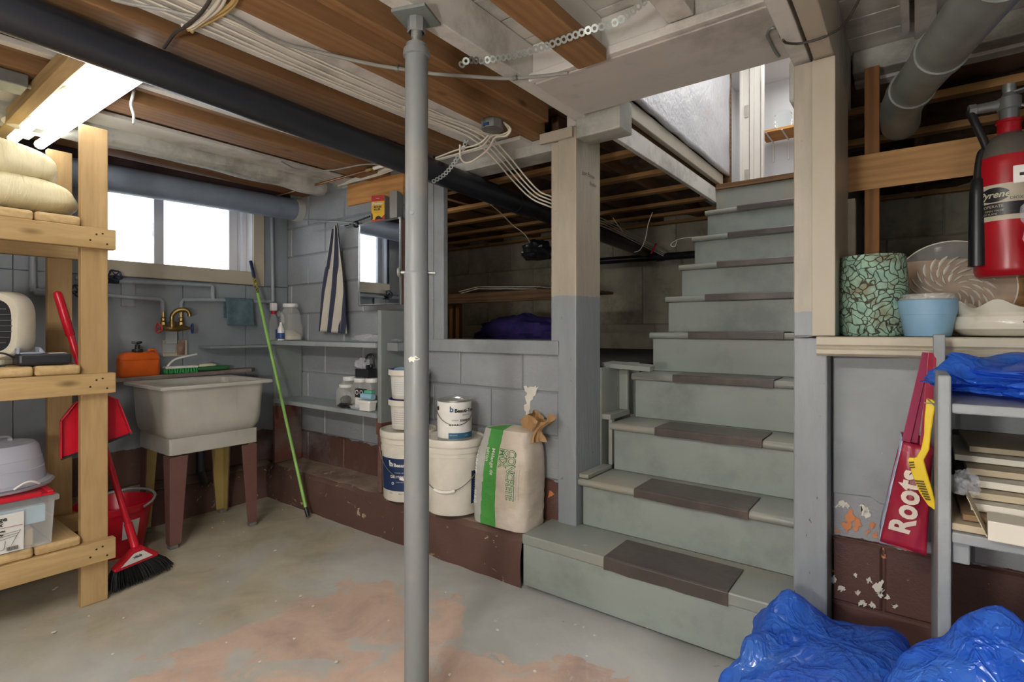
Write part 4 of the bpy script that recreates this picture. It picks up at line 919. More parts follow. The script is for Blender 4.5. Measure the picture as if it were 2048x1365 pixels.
sd2 = root('wall_shelf', (-3.46, 1.68, .99), 'short grey shelf board above the right end of the sink', 'shelf')
MB().box(-3.548, -3.375, 1.475, 1.90, .990, 1.0005).build('board', 'window_trim', sd2, bevel=.002) if False else MB().box(-3.548, -3.39, 1.475, 1.862, .986, 1.0).build('board', 'grey_paint', sd2, bevel=.002)
# ---- on the top board
k = NT('clear_jug'); k.set(Base_Color=(.72, .72, .66, 1), Roughness=.12, Alpha=.24); MATS['clear_jug'] = k.m
plain('powder', 'd8d0bc', .9); plain('blue_label', '2b4a86', .5)
zt = 1.029; jc = W(581, 671, Y=1.965); jc.z = zt; jr = root('plastic_jar', jc, 'big clear jug with white lid and powder on the shelf top', 'jar')
def jug(s): return loft([rrect(jc.x - .075 * a, jc.x + .075 * a, jc.y - .062 * a, jc.y + .062 * a, .06 * a * .6, jc.z + z * s, 8) for a, z in ((.92, .001), (1, .012), (1, .10), (.86, .116), (.84, .150), (.74, .19), (.55, .212), (.54, .220))])
jug(1.0).build('body', 'clear_jug', jr, smooth=True)
MB().lathe([(0, .221), (.047, .221), (.048, .225), (.048, .243), (.045, .246), (0, .247)], jc, 24).build('lid', 'white_plastic', jr, smooth=True)
loft([rrect(jc.x - .066, jc.x + .066, jc.y - .054, jc.y + .054, .03, jc.z + .006, 8), rrect(jc.x - .068, jc.x + .068, jc.y - .055, jc.y + .055, .03, jc.z + .03, 8), rrect(jc.x - .05, jc.x + .0, jc.y - .03, jc.y + .03, .02, jc.z + .07, 8)]).build('powder', 'powder', jr, smooth=True)
MB().tube(spline([jc + Vector((-.05, -.055, .17)), jc + Vector((-.02, -.068, .185)), jc + Vector((.02, -.066, .16)), jc + Vector((.015, -.064, .11))], 5), .011, 8).build('handle', 'clear_jug', jr, smooth=True)
MB().box(jc.x - .07, jc.x - .025, jc.y - .0655, jc.y - .064, jc.z + .015, jc.z + .075).build('label_sheet', 'blue_label', jr)
bc_ = W(547, 671, Y=1.93); bc_.z = zt; gb = root('glass_bottle', bc_, 'tall clear bottle with white spray cap beside the jug', 'bottle')
MB().lathe([(0, .001), (.026, .001), (.028, .008), (.028, .12), (.018, .165), (.012, .175), (.012, .20)], bc_, 18).build('body', 'clear_jug', gb, smooth=True)
MB().box(bc_.x - .017, bc_.x + .017, bc_.y - .02, bc_.y + .02, zt + .20, zt + .255).build('cap', 'white_plastic', gb, bevel=.006)
MB().lathe([(.0135, .178), (.015, .18), (.015, .20)], bc_, 14).build('collar', 'red_plastic', gb, smooth=True)
bd = W(562, 672, Y=1.885); bd.z = zt; wb2 = root('small_bottle', bd, 'small white bottle with dark blue label in front of the jug', 'bottle')
MB().lathe([(0, .001), (.020, .001), (.021, .005), (.021, .075), (.010, .10), (.009, .12), (0, .121)], bd, 18).build('body', 'white_plastic', wb2, smooth=True)
MB().lathe([(.0215, .012), (.0217, .013), (.0217, .05), (.0215, .051)], bd, 18).build('label_sheet', 'blue_label', wb2, smooth=True)
be = W(539, 665, Y=1.955); be.z = zt; single(MB().lathe([(0, .001), (.02, .001), (.021, .004), (.021, .08), (.012, .095), (0, .096)], be, 16), 'spray_can', 'blue_label', be, 'blue spray can at the left end of the shelf top', 'can', smooth=True)
k = NT('cellophane'); k.set(Base_Color=(.85, .87, .92, 1), Roughness=.10, Alpha=.28); k.bump(k.noise(k.mapping(), 30, 4), .6, .01); MATS['cellophane'] = k.m
def crumple(c, h, seed, amp=.5, n=34, f=9):
    def fn(u, v):
        a = u * 2 * math.pi; b = (v - .5) * math.pi
        p = Vector((math.cos(b) * math.cos(a), math.cos(b) * math.sin(a), math.sin(b)))
        s = 1 + amp * (mnoise.noise(p * 2.2 + Vector((seed, 0, 0))) + .6 * abs(mnoise.noise(p * 5 + Vector((0, seed, 0)))))
        q = Vector((p.x * h[0] * s, p.y * h[1] * s, p.z * h[2] * s)); q.z = max(q.z, -h[2] * .98)
        return Vector(c) + q
    return MB().grid(fn, n, n * 2 // 3, cu=True)
cb = W(733, 668, Y=1.95); cb.z = zt
single(crumple(cb + Vector((0, 0, .021)), (.10, .05, .02), 3), 'plastic_bag', 'cellophane', cb, 'crumpled clear plastic packet at the right end of the shelf top', 'bag')
cb = W(790, 678, Y=1.97); cb.z = 1.0305
single(crumple(cb + Vector((-.012, .0, .012)), (.035, .04, .012), 8), 'plastic_bag', 'cellophane', cb, 'small clear packet on the cleat right of the upright', 'bag')
# ---- on the middle board
zm = .649
def screw_jar(px, py, Y, r, h, label, fill=None, cat='jar'):
    c = W(px, py, Y=Y); c.z = zm; t = root('screw_jar', c, label, cat, None)
    loft([rrect(c.x - r * a, c.x + r * a, c.y - r * a, c.y + r * a, r * a * .45, c.z + z * h, 6) for a, z in ((.9, .004), (1, .03), (1, .72), (.78, .84), (.78, .86))]).build('body', 'clear_jug', t, smooth=True)
    MB().lathe([(0, .86 * h), (r * .84, .86 * h), (r * .86, .88 * h), (r * .86, .98 * h), (r * .8, h), (0, h)], c, 24).build('lid', 'white_plastic', t, smooth=True)
    if fill: 
        q = crumple(c + Vector((0, 0, h * .22 + .004)), (r * .72, r * .72, h * .2), px, .25, 18); q.build('contents', fill, t)
    return t
screw_jar(692, 806, 1.955, .047, .125, 'clear jar of black screws at the front of the middle shelf', 'black_plastic')
screw_jar(699, 790, 2.01, .045, .165, 'clear jar behind the front jar on the middle shelf', 'label_paper')
screw_jar(722, 792, 1.99, .047, .165, 'clear jar under the small power supply on the middle shelf', 'label_paper')
screw_jar(744, 800, 1.985, .044, .17, 'clear jar of brown bits beside the upright', 'tan_card')
c = W(722, 800, Y=1.935); c.z = zm; t = root('carton', c, 'small black and white carton among the jars', 'carton')
MB().box(c.x - .04, c.x + .04, c.y - .012, c.y + .012, zm + .06, zm + .11).build('carton_top', 'ink', t, bevel=.001); MB().box(c.x - .04, c.x + .04, c.y - .012, c.y + .012, zm + .001, zm + .06).build('carton_base', 'white_plastic', t, bevel=.001)
m = MB(); 
for dx in (-.022, .018): m.lathe([(.010, 0), (.014, 0), (.014, .0006), (.010, .0006)], (c.x + dx, c.y - .0122, zm + .09), 18, axis=(0, -1, 0))
m.build('print', 'white_plastic', t)
c = W(735, 828, Y=1.895); c.z = zm; t = root('parts_tub', c, 'small white tub of hardware by the upright', 'tub')
loft([rrect(c.x - .05 * a, c.x + .05 * a, c.y - .028 * a, c.y + .028 * a, .008, zm + z, 4) for a, z in ((.88, .001), (1.0, .045), (1.06, .046), (1.06, .058), (.98, .058))]).build('body', 'white_plastic', t, bevel=.001)
MB().tube([c + Vector((-.045, 0, .078)), c + Vector((.05, 0, .078))], .017, 12).build('roll', 'pale_blue', t, smooth=True)
plain('teal_plastic', '59b79a', .4); MB().box(c.x - .02, c.x + .045, c.y - .01, c.y + .015, zm + .096, zm + .112).build('packet', 'teal_plastic', t, bevel=.003)
# black gadget on the jar lids
c = W(730, 751, Y=1.99); c.z = zm + .172; t = root('power_supply', c, 'black gadget in crumpled wrap on top of the jars', 'device')
MB().box(c.x - .055, c.x + .065, c.y - .03, c.y + .03, c.z, c.z + .05).build('body', 'black_plastic', t, bevel=.004); MB().box(c.x + .03, c.x + .05, c.y - .02, c.y + .02, c.z + .05, c.z + .075).build('bracket', 'black_plastic', t, bevel=.003)
crumple(c + Vector((-.012, -.01, .078)), (.045, .035, .028), 5, .6).build('wrap', 'cellophane', t)
MB().tube(spline([c + Vector((.0, 0, .09)), c + Vector((.03, .0, .13)), c + Vector((.06, .01, .125)), c + Vector((.06, .02, .06))], 5), .007, 8).build('cable', 'black_plastic', t, smooth=True)
# loose black bag of screws
for px, py, sx, lb in ((690, 812, .055, 'black plastic packet lying at the front of the middle shelf'), (713, 818, .045, 'clear packet of small parts beside the white tub')):
    c = W(px, py, Y=1.89); c.z = zm; single(crumple(c + Vector((0, 0, .012)), (sx, .025, .012), px, .4, 24), 'parts_packet', 'black_plastic' if px < 700 else 'cellophane', c, lb, 'packet')
# ================================================================== wall above: towel, mirror, boxes
k = NT('striped_towel'); tcu = k.tc.outputs['UV']
sep = k.node('ShaderNodeSeparateXYZ'); k.L(k.tc.outputs['UV'], sep.inputs[0])
fr = k.math('FRACT', k.math('ADD', k.math('MULTIPLY', sep.outputs[0], 5.0), 0.0))
k.set(Base_Color=k.mix(k.math('GREATER_THAN', fr, .5), 'c4beaf', '34384c'), Roughness=.9); k.bump(k.noise(k.mapping(), 220, 3), .4, .003); MATS['striped_towel'] = k.m
ty = 2.03
def towel(u, v):
    w0 = .05 + .22 * min(1, v * 1.8); f = (u - .5)
    px = 672 + f * (14 + 36 * min(1, v * 1.6)) + 6 * v * (u > .7) - 4 * v
    py = 447 + v * (215 - 60 * max(0, u - .75) * 4 * 0 + 6 * u) + (18 * (1 - u) * (v < .4)) * (1 - v)
    p = W(px, py, Y=ty); p.y = ty - .012 + .022 * math.sin(u * 17 + v * 2) * (.4 + .6 * v) - .01 * v
    return p
m = MB(); nu, nv = 60, 50; m.grid(towel, nu, nv)
tw = single(m, 'hand_towel', 'striped_towel', W(672, 668, Y=ty), 'navy and cream striped towel hanging on the block wall', 'towel', smooth=True, solid=.004)
uv = tw.data.uv_layers.new(name='UVMap')
for poly in tw.data.polygons:
    for li in poly.loop_indices:
        i = tw.data.loops[li].vertex_index; uv.data[li].uv = ((i % nu) / (nu - 1) + .22 * (i // nu) / (nv - 1), (i // nu) / (nv - 1))
rd = root('towel_rod', W(700, 445, Y=2.02), 'thin metal towel rod on the block wall', 'rod')
MB().tube([W(607, 440, Y=2.03), W(690, 444, Y=2.0), W(712, 447, Y=1.97)], .005, 8).build('rod', 'galvanised', rd, smooth=True)
MB().tube([W(690, 452, Y=2.03), W(740, 433, Y=2.03)], .005, 8).build('rod', 'dark_iron', rd, smooth=True)
MB().tube([W(628, 462, Y=2.04), W(700, 448, Y=2.01)], .003, 8).build('wire', 'galvanised', rd, smooth=True)
MB().lathe([(.012, -.006), (.02, -.006), (.02, .006), (.012, .006), (.012, -.006)], W(712, 449, Y=1.99), 16, axis=(1, 0, 0)).build('hook', 'dark_iron', rd, smooth=True)
k = NT('mirror_glass'); k.set(Base_Color=(.80, .84, .88, 1), Metallic=1.0, Roughness=.02); MATS['mirror_glass'] = k.m
mc = root('mirror_cabinet', (-2.445, 1.99, 1.24), 'mirrored medicine cabinet with thin metal frame', 'mirror')
MB().box(-2.610, -2.262, 1.985, 2.069, 1.245, 1.712).build('cabinet', 'leg_brown', mc, bevel=.002)
fm = MB().box(-2.622, -2.612, 1.972, 1.984, 1.238, 1.722).box(-2.266, -2.256, 1.972, 1.984, 1.238, 1.722).box(-2.612, -2.266, 1.972, 1.984, 1.238, 1.248).box(-2.612, -2.266, 1.972, 1.984, 1.712, 1.722).build('frame', 'chrome', mc, bevel=.002)
MB().box(-2.612, -2.266, 1.975, 1.984, 1.248, 1.712).build('mirror', 'mirror_glass', mc)
plain('box_yellow', 'e8b818', .45); plain('box_red', 'c02a24', .45); plain('box_grey', '8f8f8c', .6)
bz = 1.7225
def bait(cx, cy, rot, label):
    t = root('bait_box', (cx, cy, bz), label, 'box'); M = Matrix.Translation((cx, cy, bz)) @ Matrix.Rotation(rot, 4, 'Z')
    bd = MB().box(-.042, .042, -.022, .022, .001, .152).xf(M).build('carton', 'box_grey', t, bevel=.001)
    g = lambda x, z, l=.0008: M @ Vector((x, -.022 - l, z))
    MB().add([g(-.042, .001), g(.042, .001), g(.042, .152), g(-.042, .152)], [(0, 1, 2, 3)]).build('front_print', 'box_yellow', t)
    MB().add([g(-.042, .118, .0012), g(.042, .118, .0012), g(.042, .152, .0012), g(-.042, .152, .0012)], [(0, 1, 2, 3)]).build('red_print', 'box_red', t)
    MB().add([g(-.042, .001, .0012), g(.042, .001, .0012), g(.042, .04, .0012), g(.01, .012, .0012), g(-.042, .012, .0012)], [(0, 1, 2, 3, 4)]).build('red_print', 'box_red', t)
    m = MB(); fnb = lambda x0, z0: (lambda u, v: g(x0 + u, z0 + v, .0018))
    letter(m, 'Predator', .019, fnb(-.037, .099), shear=.25, bold=.0008); letter(m, 'Wilson', .008, fnb(-.012, .132)); m.build('lettering', 'white_plastic', t)
    m = MB(); letter(m, 'MOUSE', .015, fnb(-.026, .080), bold=.0006); letter(m, 'KILLER', .014, fnb(-.026, .066), bold=.0006); letter(m, 'place packs', .007, fnb(-.02, .054))
    m.add([g(x, z, .0018) for x, z in [(-.02, .012), (-.012, .028), (.002, .034), (.016, .030), (.022, .022), (.034, .018), (.036, .013)]], [tuple(range(7))]).add([g(x, z, .0018) for x, z in [(-.042, .012), (-.042, .055), (-.034, .045), (-.032, .02), (-.036, .012)]], [tuple(range(5))]); m.build('black_print', 'ink', t)
bait(-2.475, 2.012, math.radians(21), 'red and yellow rodent bait box on top of the mirror cabinet')
bait(-2.335, 2.015, math.radians(-65), 'second bait box seen from its side on the mirror cabinet')
# ================================================================== pails, cans and the concrete bag
plain('pail_white', 'd9d4c6', .38); plain('purple_lid', '4a3f9a', .4); plain('navy_label', '1a3158', .45); plain('wire_steel', '9a978e', .35, .8)
KZ = .232
def big_pail(c, label, r=.148):
    t = root('plastic_pail', c, label, 'pail')
    MB().lathe([(0, 0), (r * .86, 0), (r * .875, .006), (r * .93, .245), (r * .96, .246), (r * .965, .270), (r * .945, .272), (r * .945, .288), (r * .975, .290), (r * .98, .312), (r * .95, .314), (r * .95, .325), (r * .90, .33)], c, 48).build('body', 'pail_white', t, smooth=True)
    MB().lathe([(r * .97, .318), (r * 1.0, .320), (r * 1.01, .345), (r * .99, .352), (r * .955, .353), (r * .94, .342), (r * .5, .341), (0, .341)], c, 48).build('lid', 'pail_white', t, smooth=True)
    return t
pl = Vector((-2.125, 1.918, KZ)); p1 = big_pail(pl, 'white pail of drywall compound with navy label, under the small pails')
ang = math.atan2(-pl.y, -pl.x); rr = .148
def band(c, a0, a1, z0, z1, r0, r1, nm, mat, par, n=24): return MB().grid(lambda u, v: Vector((c.x + (r0 + (r1 - r0) * v) * math.cos(a0 + (a1 - a0) * u), c.y + (r0 + (r1 - r0) * v) * math.sin(a0 + (a1 - a0) * u), c.z + z0 + (z1 - z0) * v)), n, 3).build(nm, mat, par, smooth=True)
rlo, rhi = rr * .885 + .0006, rr * .922 + .0006
lb1 = band(pl, ang - 1.35, ang + 1.5, .055, .22, rr * .8865 + .0008, rr * .924 + .0008, 'label_sheet', 'navy_label', p1, 40)
m = MB(); cf = lambda a, z: cyl_fn(pl, rr * .905, ang + a, pl.z + z, .155, .0022)
letter(m, 'b', .045, cf(-.78, .178), bold=.0018); letter(m, 'Beauti-Tone', .026, cf(-.58, .178), bold=.0008); letter(m, 'PRO', .017, cf(-.05, .160), shear=.25, bold=.0006); letter(m, 'INTERIOR  INTERIEUR', .0075, cf(-.55, .146)); letter(m, 'DRYWALL APPRET', .019, cf(-.72, .122), bold=.0008); letter(m, 'PRIMER SEALER', .007, cf(-.5, .100)); m.lathe([(.004, 0), (.007, 0), (.007, .0005)], Vector((pl.x + .1365 * math.cos(ang - .62), pl.y + .1365 * math.sin(ang - .62), pl.z + .095)), 12, axis=(math.cos(ang - .62), math.sin(ang - .62), 0)); m.build('lettering', 'white_plastic', lb1)
m = MB(); letter(m, '18.9 L', .009, cyl_fn(pl, rr * .885, ang - .8, pl.z + .040, .155, .0015)); letter(m, 'PRET A TEINTER', .007, cyl_fn(pl, rr * .885, ang - .4, pl.z + .040, .155, .0015)); m.build('lettering', 'ink', p1)
def bail(c, r, ztop, drop, a0, par, grip=True, lift=.006):
    # wire handle hanging down on the near side; a0 = direction it hangs towards
    pts = []
    for i in range(25):
        t = i / 24; a = a0 - 1.45 + 2.9 * t; s = math.sin(math.pi * t)
        rad = r + lift + .004 * s - .012 * s * drop / .15; pts.append(Vector((c.x + rad * math.cos(a), c.y + rad * math.sin(a), c.z + ztop - drop * s ** .8)))
    h = MB().tube(pts, .0022, 6).build('wire_handle', 'wire_steel', par, smooth=True)
    if grip: MB().tube(pts[9:16], .0075, 10).build('grip', 'white_plastic', h, smooth=True)
bail(pl, .146, .265, .15, ang + .05, p1)
pr_ = Vector((-1.795, 1.915, KZ)); p2 = big_pail(pr_, 'white pail with paint can on its lid beside the concrete bag'); an2 = math.atan2(-pr_.y, -pr_.x)
lb2 = band(pr_, an2 + .62, an2 + 1.75, .05, .205, rr * .886 + .0008, rr * .921 + .0008, 'label_sheet', 'navy_label', p2)
m = MB(); cf = lambda a, z: cyl_fn(pr_, rr * .905, an2 + a, pr_.z + z, .155, .0022)
for i in range(9): letter(m, random.choice(['surface prep  application', 'apply by roller or brush', 'sand between coats lightly', 'dry time 4 hours  recoat']), .0075, cf(.72, .175 - i * .011))
letter(m, 'b Beauti-Tone', .010, cf(.70, .060), bold=.0004); m.build('lettering', 'white_plastic', lb2)
bail(pr_, .146, .265, .15, an2 - .35, p2)
def small_pail(c, label):
    t = root('small_pail', c, label, 'pail', None); r = .105
    MB().lathe([(0, .001), (r * .80, .001), (r * .82, .005), (r * .90, .120), (r * .97, .121), (r * .98, .128), (r * .955, .130)], c, 40).build('body', 'pail_white', t, smooth=True)
    MB().lathe([(r * .985, .122), (r * 1.01, .124), (r * 1.01, .149), (r * .985, .152), (r * .95, .150)], c, 40).build('lid', 'pail_white', t, smooth=True)
    MB().lathe([(r * .952, .1495), (r * .975, .1535), (r * .94, .1540), (r * .90, .140), (0, .139)], c, 40).build('lid_ring', 'purple_lid', t, smooth=True)
    band(c, ang - 1.3, ang + 1.3, .02, .11, r * .835 + .001, r * .893 + .001, 'label_sheet', 'label_paper', t)
    m = MB()
    for i in range(7): letter(m, 'ready mixed compound for joints', .0065, cyl_fn(c, r * .87, ang - 1.0 + .02 * (i % 3), c.z + .098 - .011 * i, .055, .0025))
    m.build('lettering', 'ink_red' if c.z < .65 else 'grey_plastic', t); return t
small_pail(Vector((pl.x, pl.y, KZ + .3545)), 'lower of two small white pails with purple lids'); small_pail(Vector((pl.x, pl.y, KZ + .3545 + .1555)), 'upper of two small white pails with purple lids')
c = Vector((pl.x - .05, pl.y - .0, KZ + .3545 + .311 - .016)); single(MB().lathe([(0, .0), (.042, .0), (.044, .012), (.02, .02), (0, .021)], c, 20), 'jar_lid', 'pale_blue', c, 'pale blue lid lying on the top small pail', 'lid', smooth=True)
c = Vector((pl.x + .055, pl.y + .01, KZ + .3545 + .311 - .016)); single(MB().lathe([(0, .0), (.026, .0), (.026, .022), (.02, .024), (0, .024)], c, 18), 'black_cap', 'black_plastic', c, 'small black cap on the top small pail', 'cap', smooth=True)
# paint can
k = NT('can_metal'); k.set(Base_Color=lin('c4c4bf'), Metallic=.9, Roughness=.28); MATS['can_metal'] = k.m
cc = Vector((-1.785, 1.905, KZ + .3425)); pc = root('paint_can', cc, 'white and blue paint can standing on the right pail', 'can'); R_ = .083; a_ = math.atan2(-cc.y, -cc.x)
MB().lathe([(0, .002), (R_, 0), (R_, .003), (R_ - .001, .004), (R_ - .001, .184), (R_ + .001, .186), (R_ + .001, .191), (R_ - .012, .191), (R_ - .014, .184), (0, .184)], cc, 44).build('tin', 'can_metal', pc, smooth=True)
band(cc, a_ - 3.1, a_ + 3.1, .012, .182, R_, R_, 'label_sheet', 'white_plastic', pc, 60); lb = band(cc, a_ - .35, a_ + 1.6, .010, .038, R_ + .0008, R_ + .0008, 'blue_band', 'navy_band' if 'navy_band' in MATS else plain('navy_band', '2d5f7e', .5), pc)
m = MB(); cf = lambda a, z, l=.0018: cyl_fn(cc, R_, a_ + a, cc.z + z, 0, l)
letter(m, 'b', .036, cf(-.28, .138), bold=.0014); m.build('logo', 'navy_band', pc)
m = MB(); letter(m, 'Beauti-Tone', .024, cf(.0, .135), bold=.0009); letter(m, 'SIGNATURE', .008, cf(.45, .120)); letter(m, 'EGGSHELL', .014, cf(.32, .092), bold=.0006); letter(m, 'INTERIOR', .007, cf(-.15, .096)); 
for i in range(4): q = cyl_fn(cc, R_, a_ - .25 + i * .14, cc.z + .076, 0, .0018)(0, 0); m.lathe([(0, .0004), (.0045, .0004), (.0045, 0)], q, 10, axis=(math.cos(a_ - .25 + i * .14), math.sin(a_ - .25 + i * .14), 0))
m.build('lettering', 'ink', pc); m = MB(); letter(m, '100% ACRYLIC', .006, cf(-.30, .026)); letter(m, '3.79 L', .008, cf(.6, .022)); m.build('lettering', 'white_plastic', lb)
bail(cc, R_, .150, .075, a_ + .1, pc, grip=False); MB().lathe([(.0, .003), (.010, .002), (.011, 0)], Vector((cc.x + R_ * math.cos(a_ - 1.2), cc.y + R_ * math.sin(a_ - 1.2), cc.z + .150)), 14, axis=(math.cos(a_ - 1.2), math.sin(a_ - 1.2), 0)).build('ear', 'dark_iron', pc)
# concrete mix bag
k = NT('kraft'); v = k.mapping(); k.set(Base_Color=k.ramp(k.noise(v, 7, 6), [(.3, lin('bcae9a')), (.7, lin('d6ccbc'))]), Roughness=.75); k.bump(k.noise(k.mapping((1, 1, 2)), 10, 6, .65, .5), .5, .015); MATS['kraft'] = k.m
k = NT('kraft_green'); v = k.mapping(); k.set(Base_Color=k.ramp(k.noise(v, 7, 6), [(.3, lin('3f8f3c')), (.7, lin('57a94f'))]), Roughness=.6); k.bump(k.noise(k.mapping((1, 1, 2)), 10, 6, .65, .5), .4, .015); MATS['kraft_green'] = k.m
k = NT('kraft_grey'); v = k.mapping(); k.set(Base_Color=k.ramp(k.noise(v, 7, 6), [(.3, lin('a0a09a')), (.7, lin('b8b8b2'))]), Roughness=.6); k.bump(k.noise(k.mapping((1, 1, 2)), 10, 6, .65, .5), .4, .015); MATS['kraft_grey'] = k.m
plain('kraft_brown', 'a8845a', .8)
bgc = Vector((-1.484, 1.945, .222)); cg = root('concrete_bag', bgc, 'open bag of concrete mix with green stripe on the kerb', 'bag')
NB = 168; HT = .425
def bagp(a, v, out=0.0):
    """surface of the bag: a = angle, v = height 0..1"""
    hx = .150 * (1 - .10 * v - .16 * max(0, v - .75) * 4 * .5); hy = .096 * (1 - .08 * v - .35 * max(0, v - .8) * 3)
    e = .42; f = lambda w: math.copysign(abs(w) ** e, w); b = .06 * math.sin(math.pi * min(1, v * 1.1)) 
    x = hx * f(math.cos(a)) * (1 + b); y = hy * f(math.sin(a)) * (1 + b * 1.6); z = v * HT
    n = wob((x, y, z), 9, .006, 2) + wob((x, y, z * 2), 22, .003, 5); d = Vector((math.cos(a), math.sin(a), 0))
    return bgc + Vector((x, y, z + .001)) + d * (n + out) + Vector((.02 * (v - .5) * v, .015 * v, 0))
m = MB(); rows = 64
a0s = [-math.pi + 2 * math.pi * i / NB for i in range(NB)]
m.grid(lambda u, v: bagp(-math.pi + 2 * math.pi * u, v), NB, rows, cu=True)
top = bgc + Vector((.02, .01, HT + .02)); o = len(m.v); m.v.append(top); m.f += [((rows - 1) * NB + i, (rows - 1) * NB + (i + 1) % NB, o) for i in range(NB)]
m.f.append(tuple(range(NB))[::-1]); ob = m.build('sack', ['kraft', 'kraft_green', 'kraft_grey'], cg, smooth=True)
def ga(v): return -2.28 - .06 * v + .10 * max(0, v - .55)      # left edge angle of the green stripe
for poly in ob.data.polygons:
    c = sum((ob.data.vertices[i].co for i in poly.vertices), Vector()) / len(poly.vertices)
    x, z = c.x, c.z / HT
    if c.y < .02:
        g0 = -.092 + .030 * z; g1 = -.004 + .012 * z
        if g0 < x < g1: poly.material_index = 1
        elif x <= g0: poly.material_index = 2
    elif x < -.09: poly.material_index = 2
# lettering runs down the bag: text x -> -z, text y -> +x
def bagfn(x0, z0):
    def fn(u, v):
        xx, zz = x0 + v, z0 - u
        vv = max(0, min(1, zz / HT)); lo, hi = -math.pi, 0.0
        for _ in range(30):
            mid = (lo + hi) / 2
            if bagp(mid, vv).x - bgc.x < xx: lo = mid
            else: hi = mid
        p = bagp((lo + hi) / 2, vv, .0022); return Vector((p.x, p.y - .0006, p.z))
    return fn
plain('green_ink', '3f7f3a', .6); m = MB(); letter(m, 'CONCRETE', .058, bagfn(.058, .350), bold=.0022, sp=.84, font_x=.80); m.build('lettering', 'green_ink', cg); m = MB(); letter(m, 'MIX', .058, bagfn(.012, .350), bold=.0022, font_x=.80); m.build('lettering', 'green_ink', cg, kind='stuff')
m = MB(); plain('ink_white', 'd8d2c4', .7); letter(m, 'CONCRETE', .058, bagfn(.0582, .350), bold=-.0010, sp=.84, font_x=.80)
for p in m.v: p.y -= .0012
m.build('lettering', 'ink_white', cg); m = MB(); letter(m, 'MIX', .058, bagfn(.0122, .350), bold=-.0010, font_x=.80)
for p in m.v: p.y -= .0012
m.build('lettering', 'ink_white', cg, kind='stuff')
m = MB(); letter(m, 'Mélange de', .026, bagfn(-.034, .345), bold=.0003); letter(m, 'béton', .026, bagfn(-.064, .345), bold=.0003); letter(m, '30 KG', .024, bagfn(-.132, .15), bold=.0003, shear=.2); letter(m, 'SAKRETE', .03, bagfn(-.135, .34), bold=.0010); m.build('lettering', 'white_plastic', cg)
m = MB()
for i in range(4): letter(m, 'mixing directions on the side panel of the bag', .007, bagfn(.085 + i * .011, .27)); 
m.build('lettering', 'grey_plastic', cg)
# twisted brown neck
nk = bgc + Vector((.095, .03, HT - .045))
def neck(u, v):
    a = u * 2 * math.pi; r = (.070 - .034 * math.sin(math.pi * min(1, v * 1.15))) * (1 + .28 * math.sin(a * 5 + v * 3) * (.3 + .7 * v) + .18 * math.sin(a * 11 - v * 4) + wob((math.cos(a), math.sin(a), v * 2), 2, .25)); 
    return nk + Vector((r * math.cos(a) + .05 * v, r * .7 * math.sin(a), .11 * v + .018 * math.sin(a * 3 + 1) * v))
MB().grid(neck, 48, 16, cu=True).build('twisted_neck', 'kraft_brown', cg, solid=.002)
# ================================================================== steel post, pipes, cables
paint('post_steel', '777a7a', .38, var=.07, vscale=5, bump=.05, bscale=60, stretch=(1, 1, .3), dirt='8d8378', dirt_t=.62, chips='ddd9cc', chip_t=.80, cscale=9)
paint('plate_steel', '6f7672', .55, var=.12, bump=.2)
sx, sy = -1.142, 1.060
sp = root('steel_post', (sx, sy, 0), 'grey adjustable steel jack post in the middle of the room', 'post')
MB().tube([(sx, sy, .006), (sx, sy, 1.262)], .0355, 32).build('lower_tube', 'post_steel', sp, smooth=True)
MB().tube([(sx, sy, 1.262), (sx, sy, 1.268), (sx, sy, 1.90)], [.0355, .0325, .0325], 32).build('upper_tube', 'post_steel', sp, smooth=True)
MB().lathe([(.0325, 1.882), (.0375, 1.884), (.0385, 1.893), (.0375, 1.902), (.030, 1.904), (.030, 1.918), (.024, 1.920), (0, 1.920)], (sx, sy, 0), 32).build('collar', 'post_steel', sp, smooth=True)
m = MB(); m.lathe([(.0145, 1.918), (.0145, 1.975)], (sx, sy, 0), 20)
for i in range(9): m.lathe([(.0145, 1.938 + i * .004), (.0165, 1.940 + i * .004), (.0145, 1.942 + i * .004)], (sx, sy, 0), 20)
m.build('screw', 'galvanised', sp, smooth=True)
MB().lathe([(.024, 1.952), (.026, 1.954), (.026, 1.992), (0, 1.992)], (sx, sy, 0), 8).build('nut', 'post_steel', sp)
r_ = math.radians(20); MB().prism([(sx + .062 * math.cos(r_ + math.pi / 2 * i + .78) * 1.2, sy + .062 * math.sin(r_ + math.pi / 2 * i + .78) * 1.2, 1.993) for i in range(4)], (0, 0, .0095)).build('top_plate', 'plate_steel', sp, bevel=.002)
MB().box(sx - .07, sx + .07, sy - .07, sy + .07, .003, .011).build('base_plate', 'plate_steel', sp, bevel=.002)
R3 = Vector((CY, SY, 0))
MB().tube([Vector((sx, sy, 1.265)) - R3 * .050, Vector((sx, sy, 1.263)) + R3 * .055], .0055, 10).build('pin', 'galvanised', sp, smooth=True)
MB().lathe([(0, -.004), (.012, -.004), (.014, 0), (.012, .004), (0, .004)], Vector((sx, sy, 1.265)) - R3 * .050, 14, axis=R3).build('pin_head', 'galvanised', sp, smooth=True)
for z in (1.43, ): MB().tube([Vector((sx, sy, z)) - Vector((-SY, CY, 0)) * .030 - R3 * .008, Vector((sx, sy, z)) - Vector((-SY, CY, 0)) * .034 - R3 * .008], .006, 10).build('bolt', 'post_steel', sp, smooth=True)
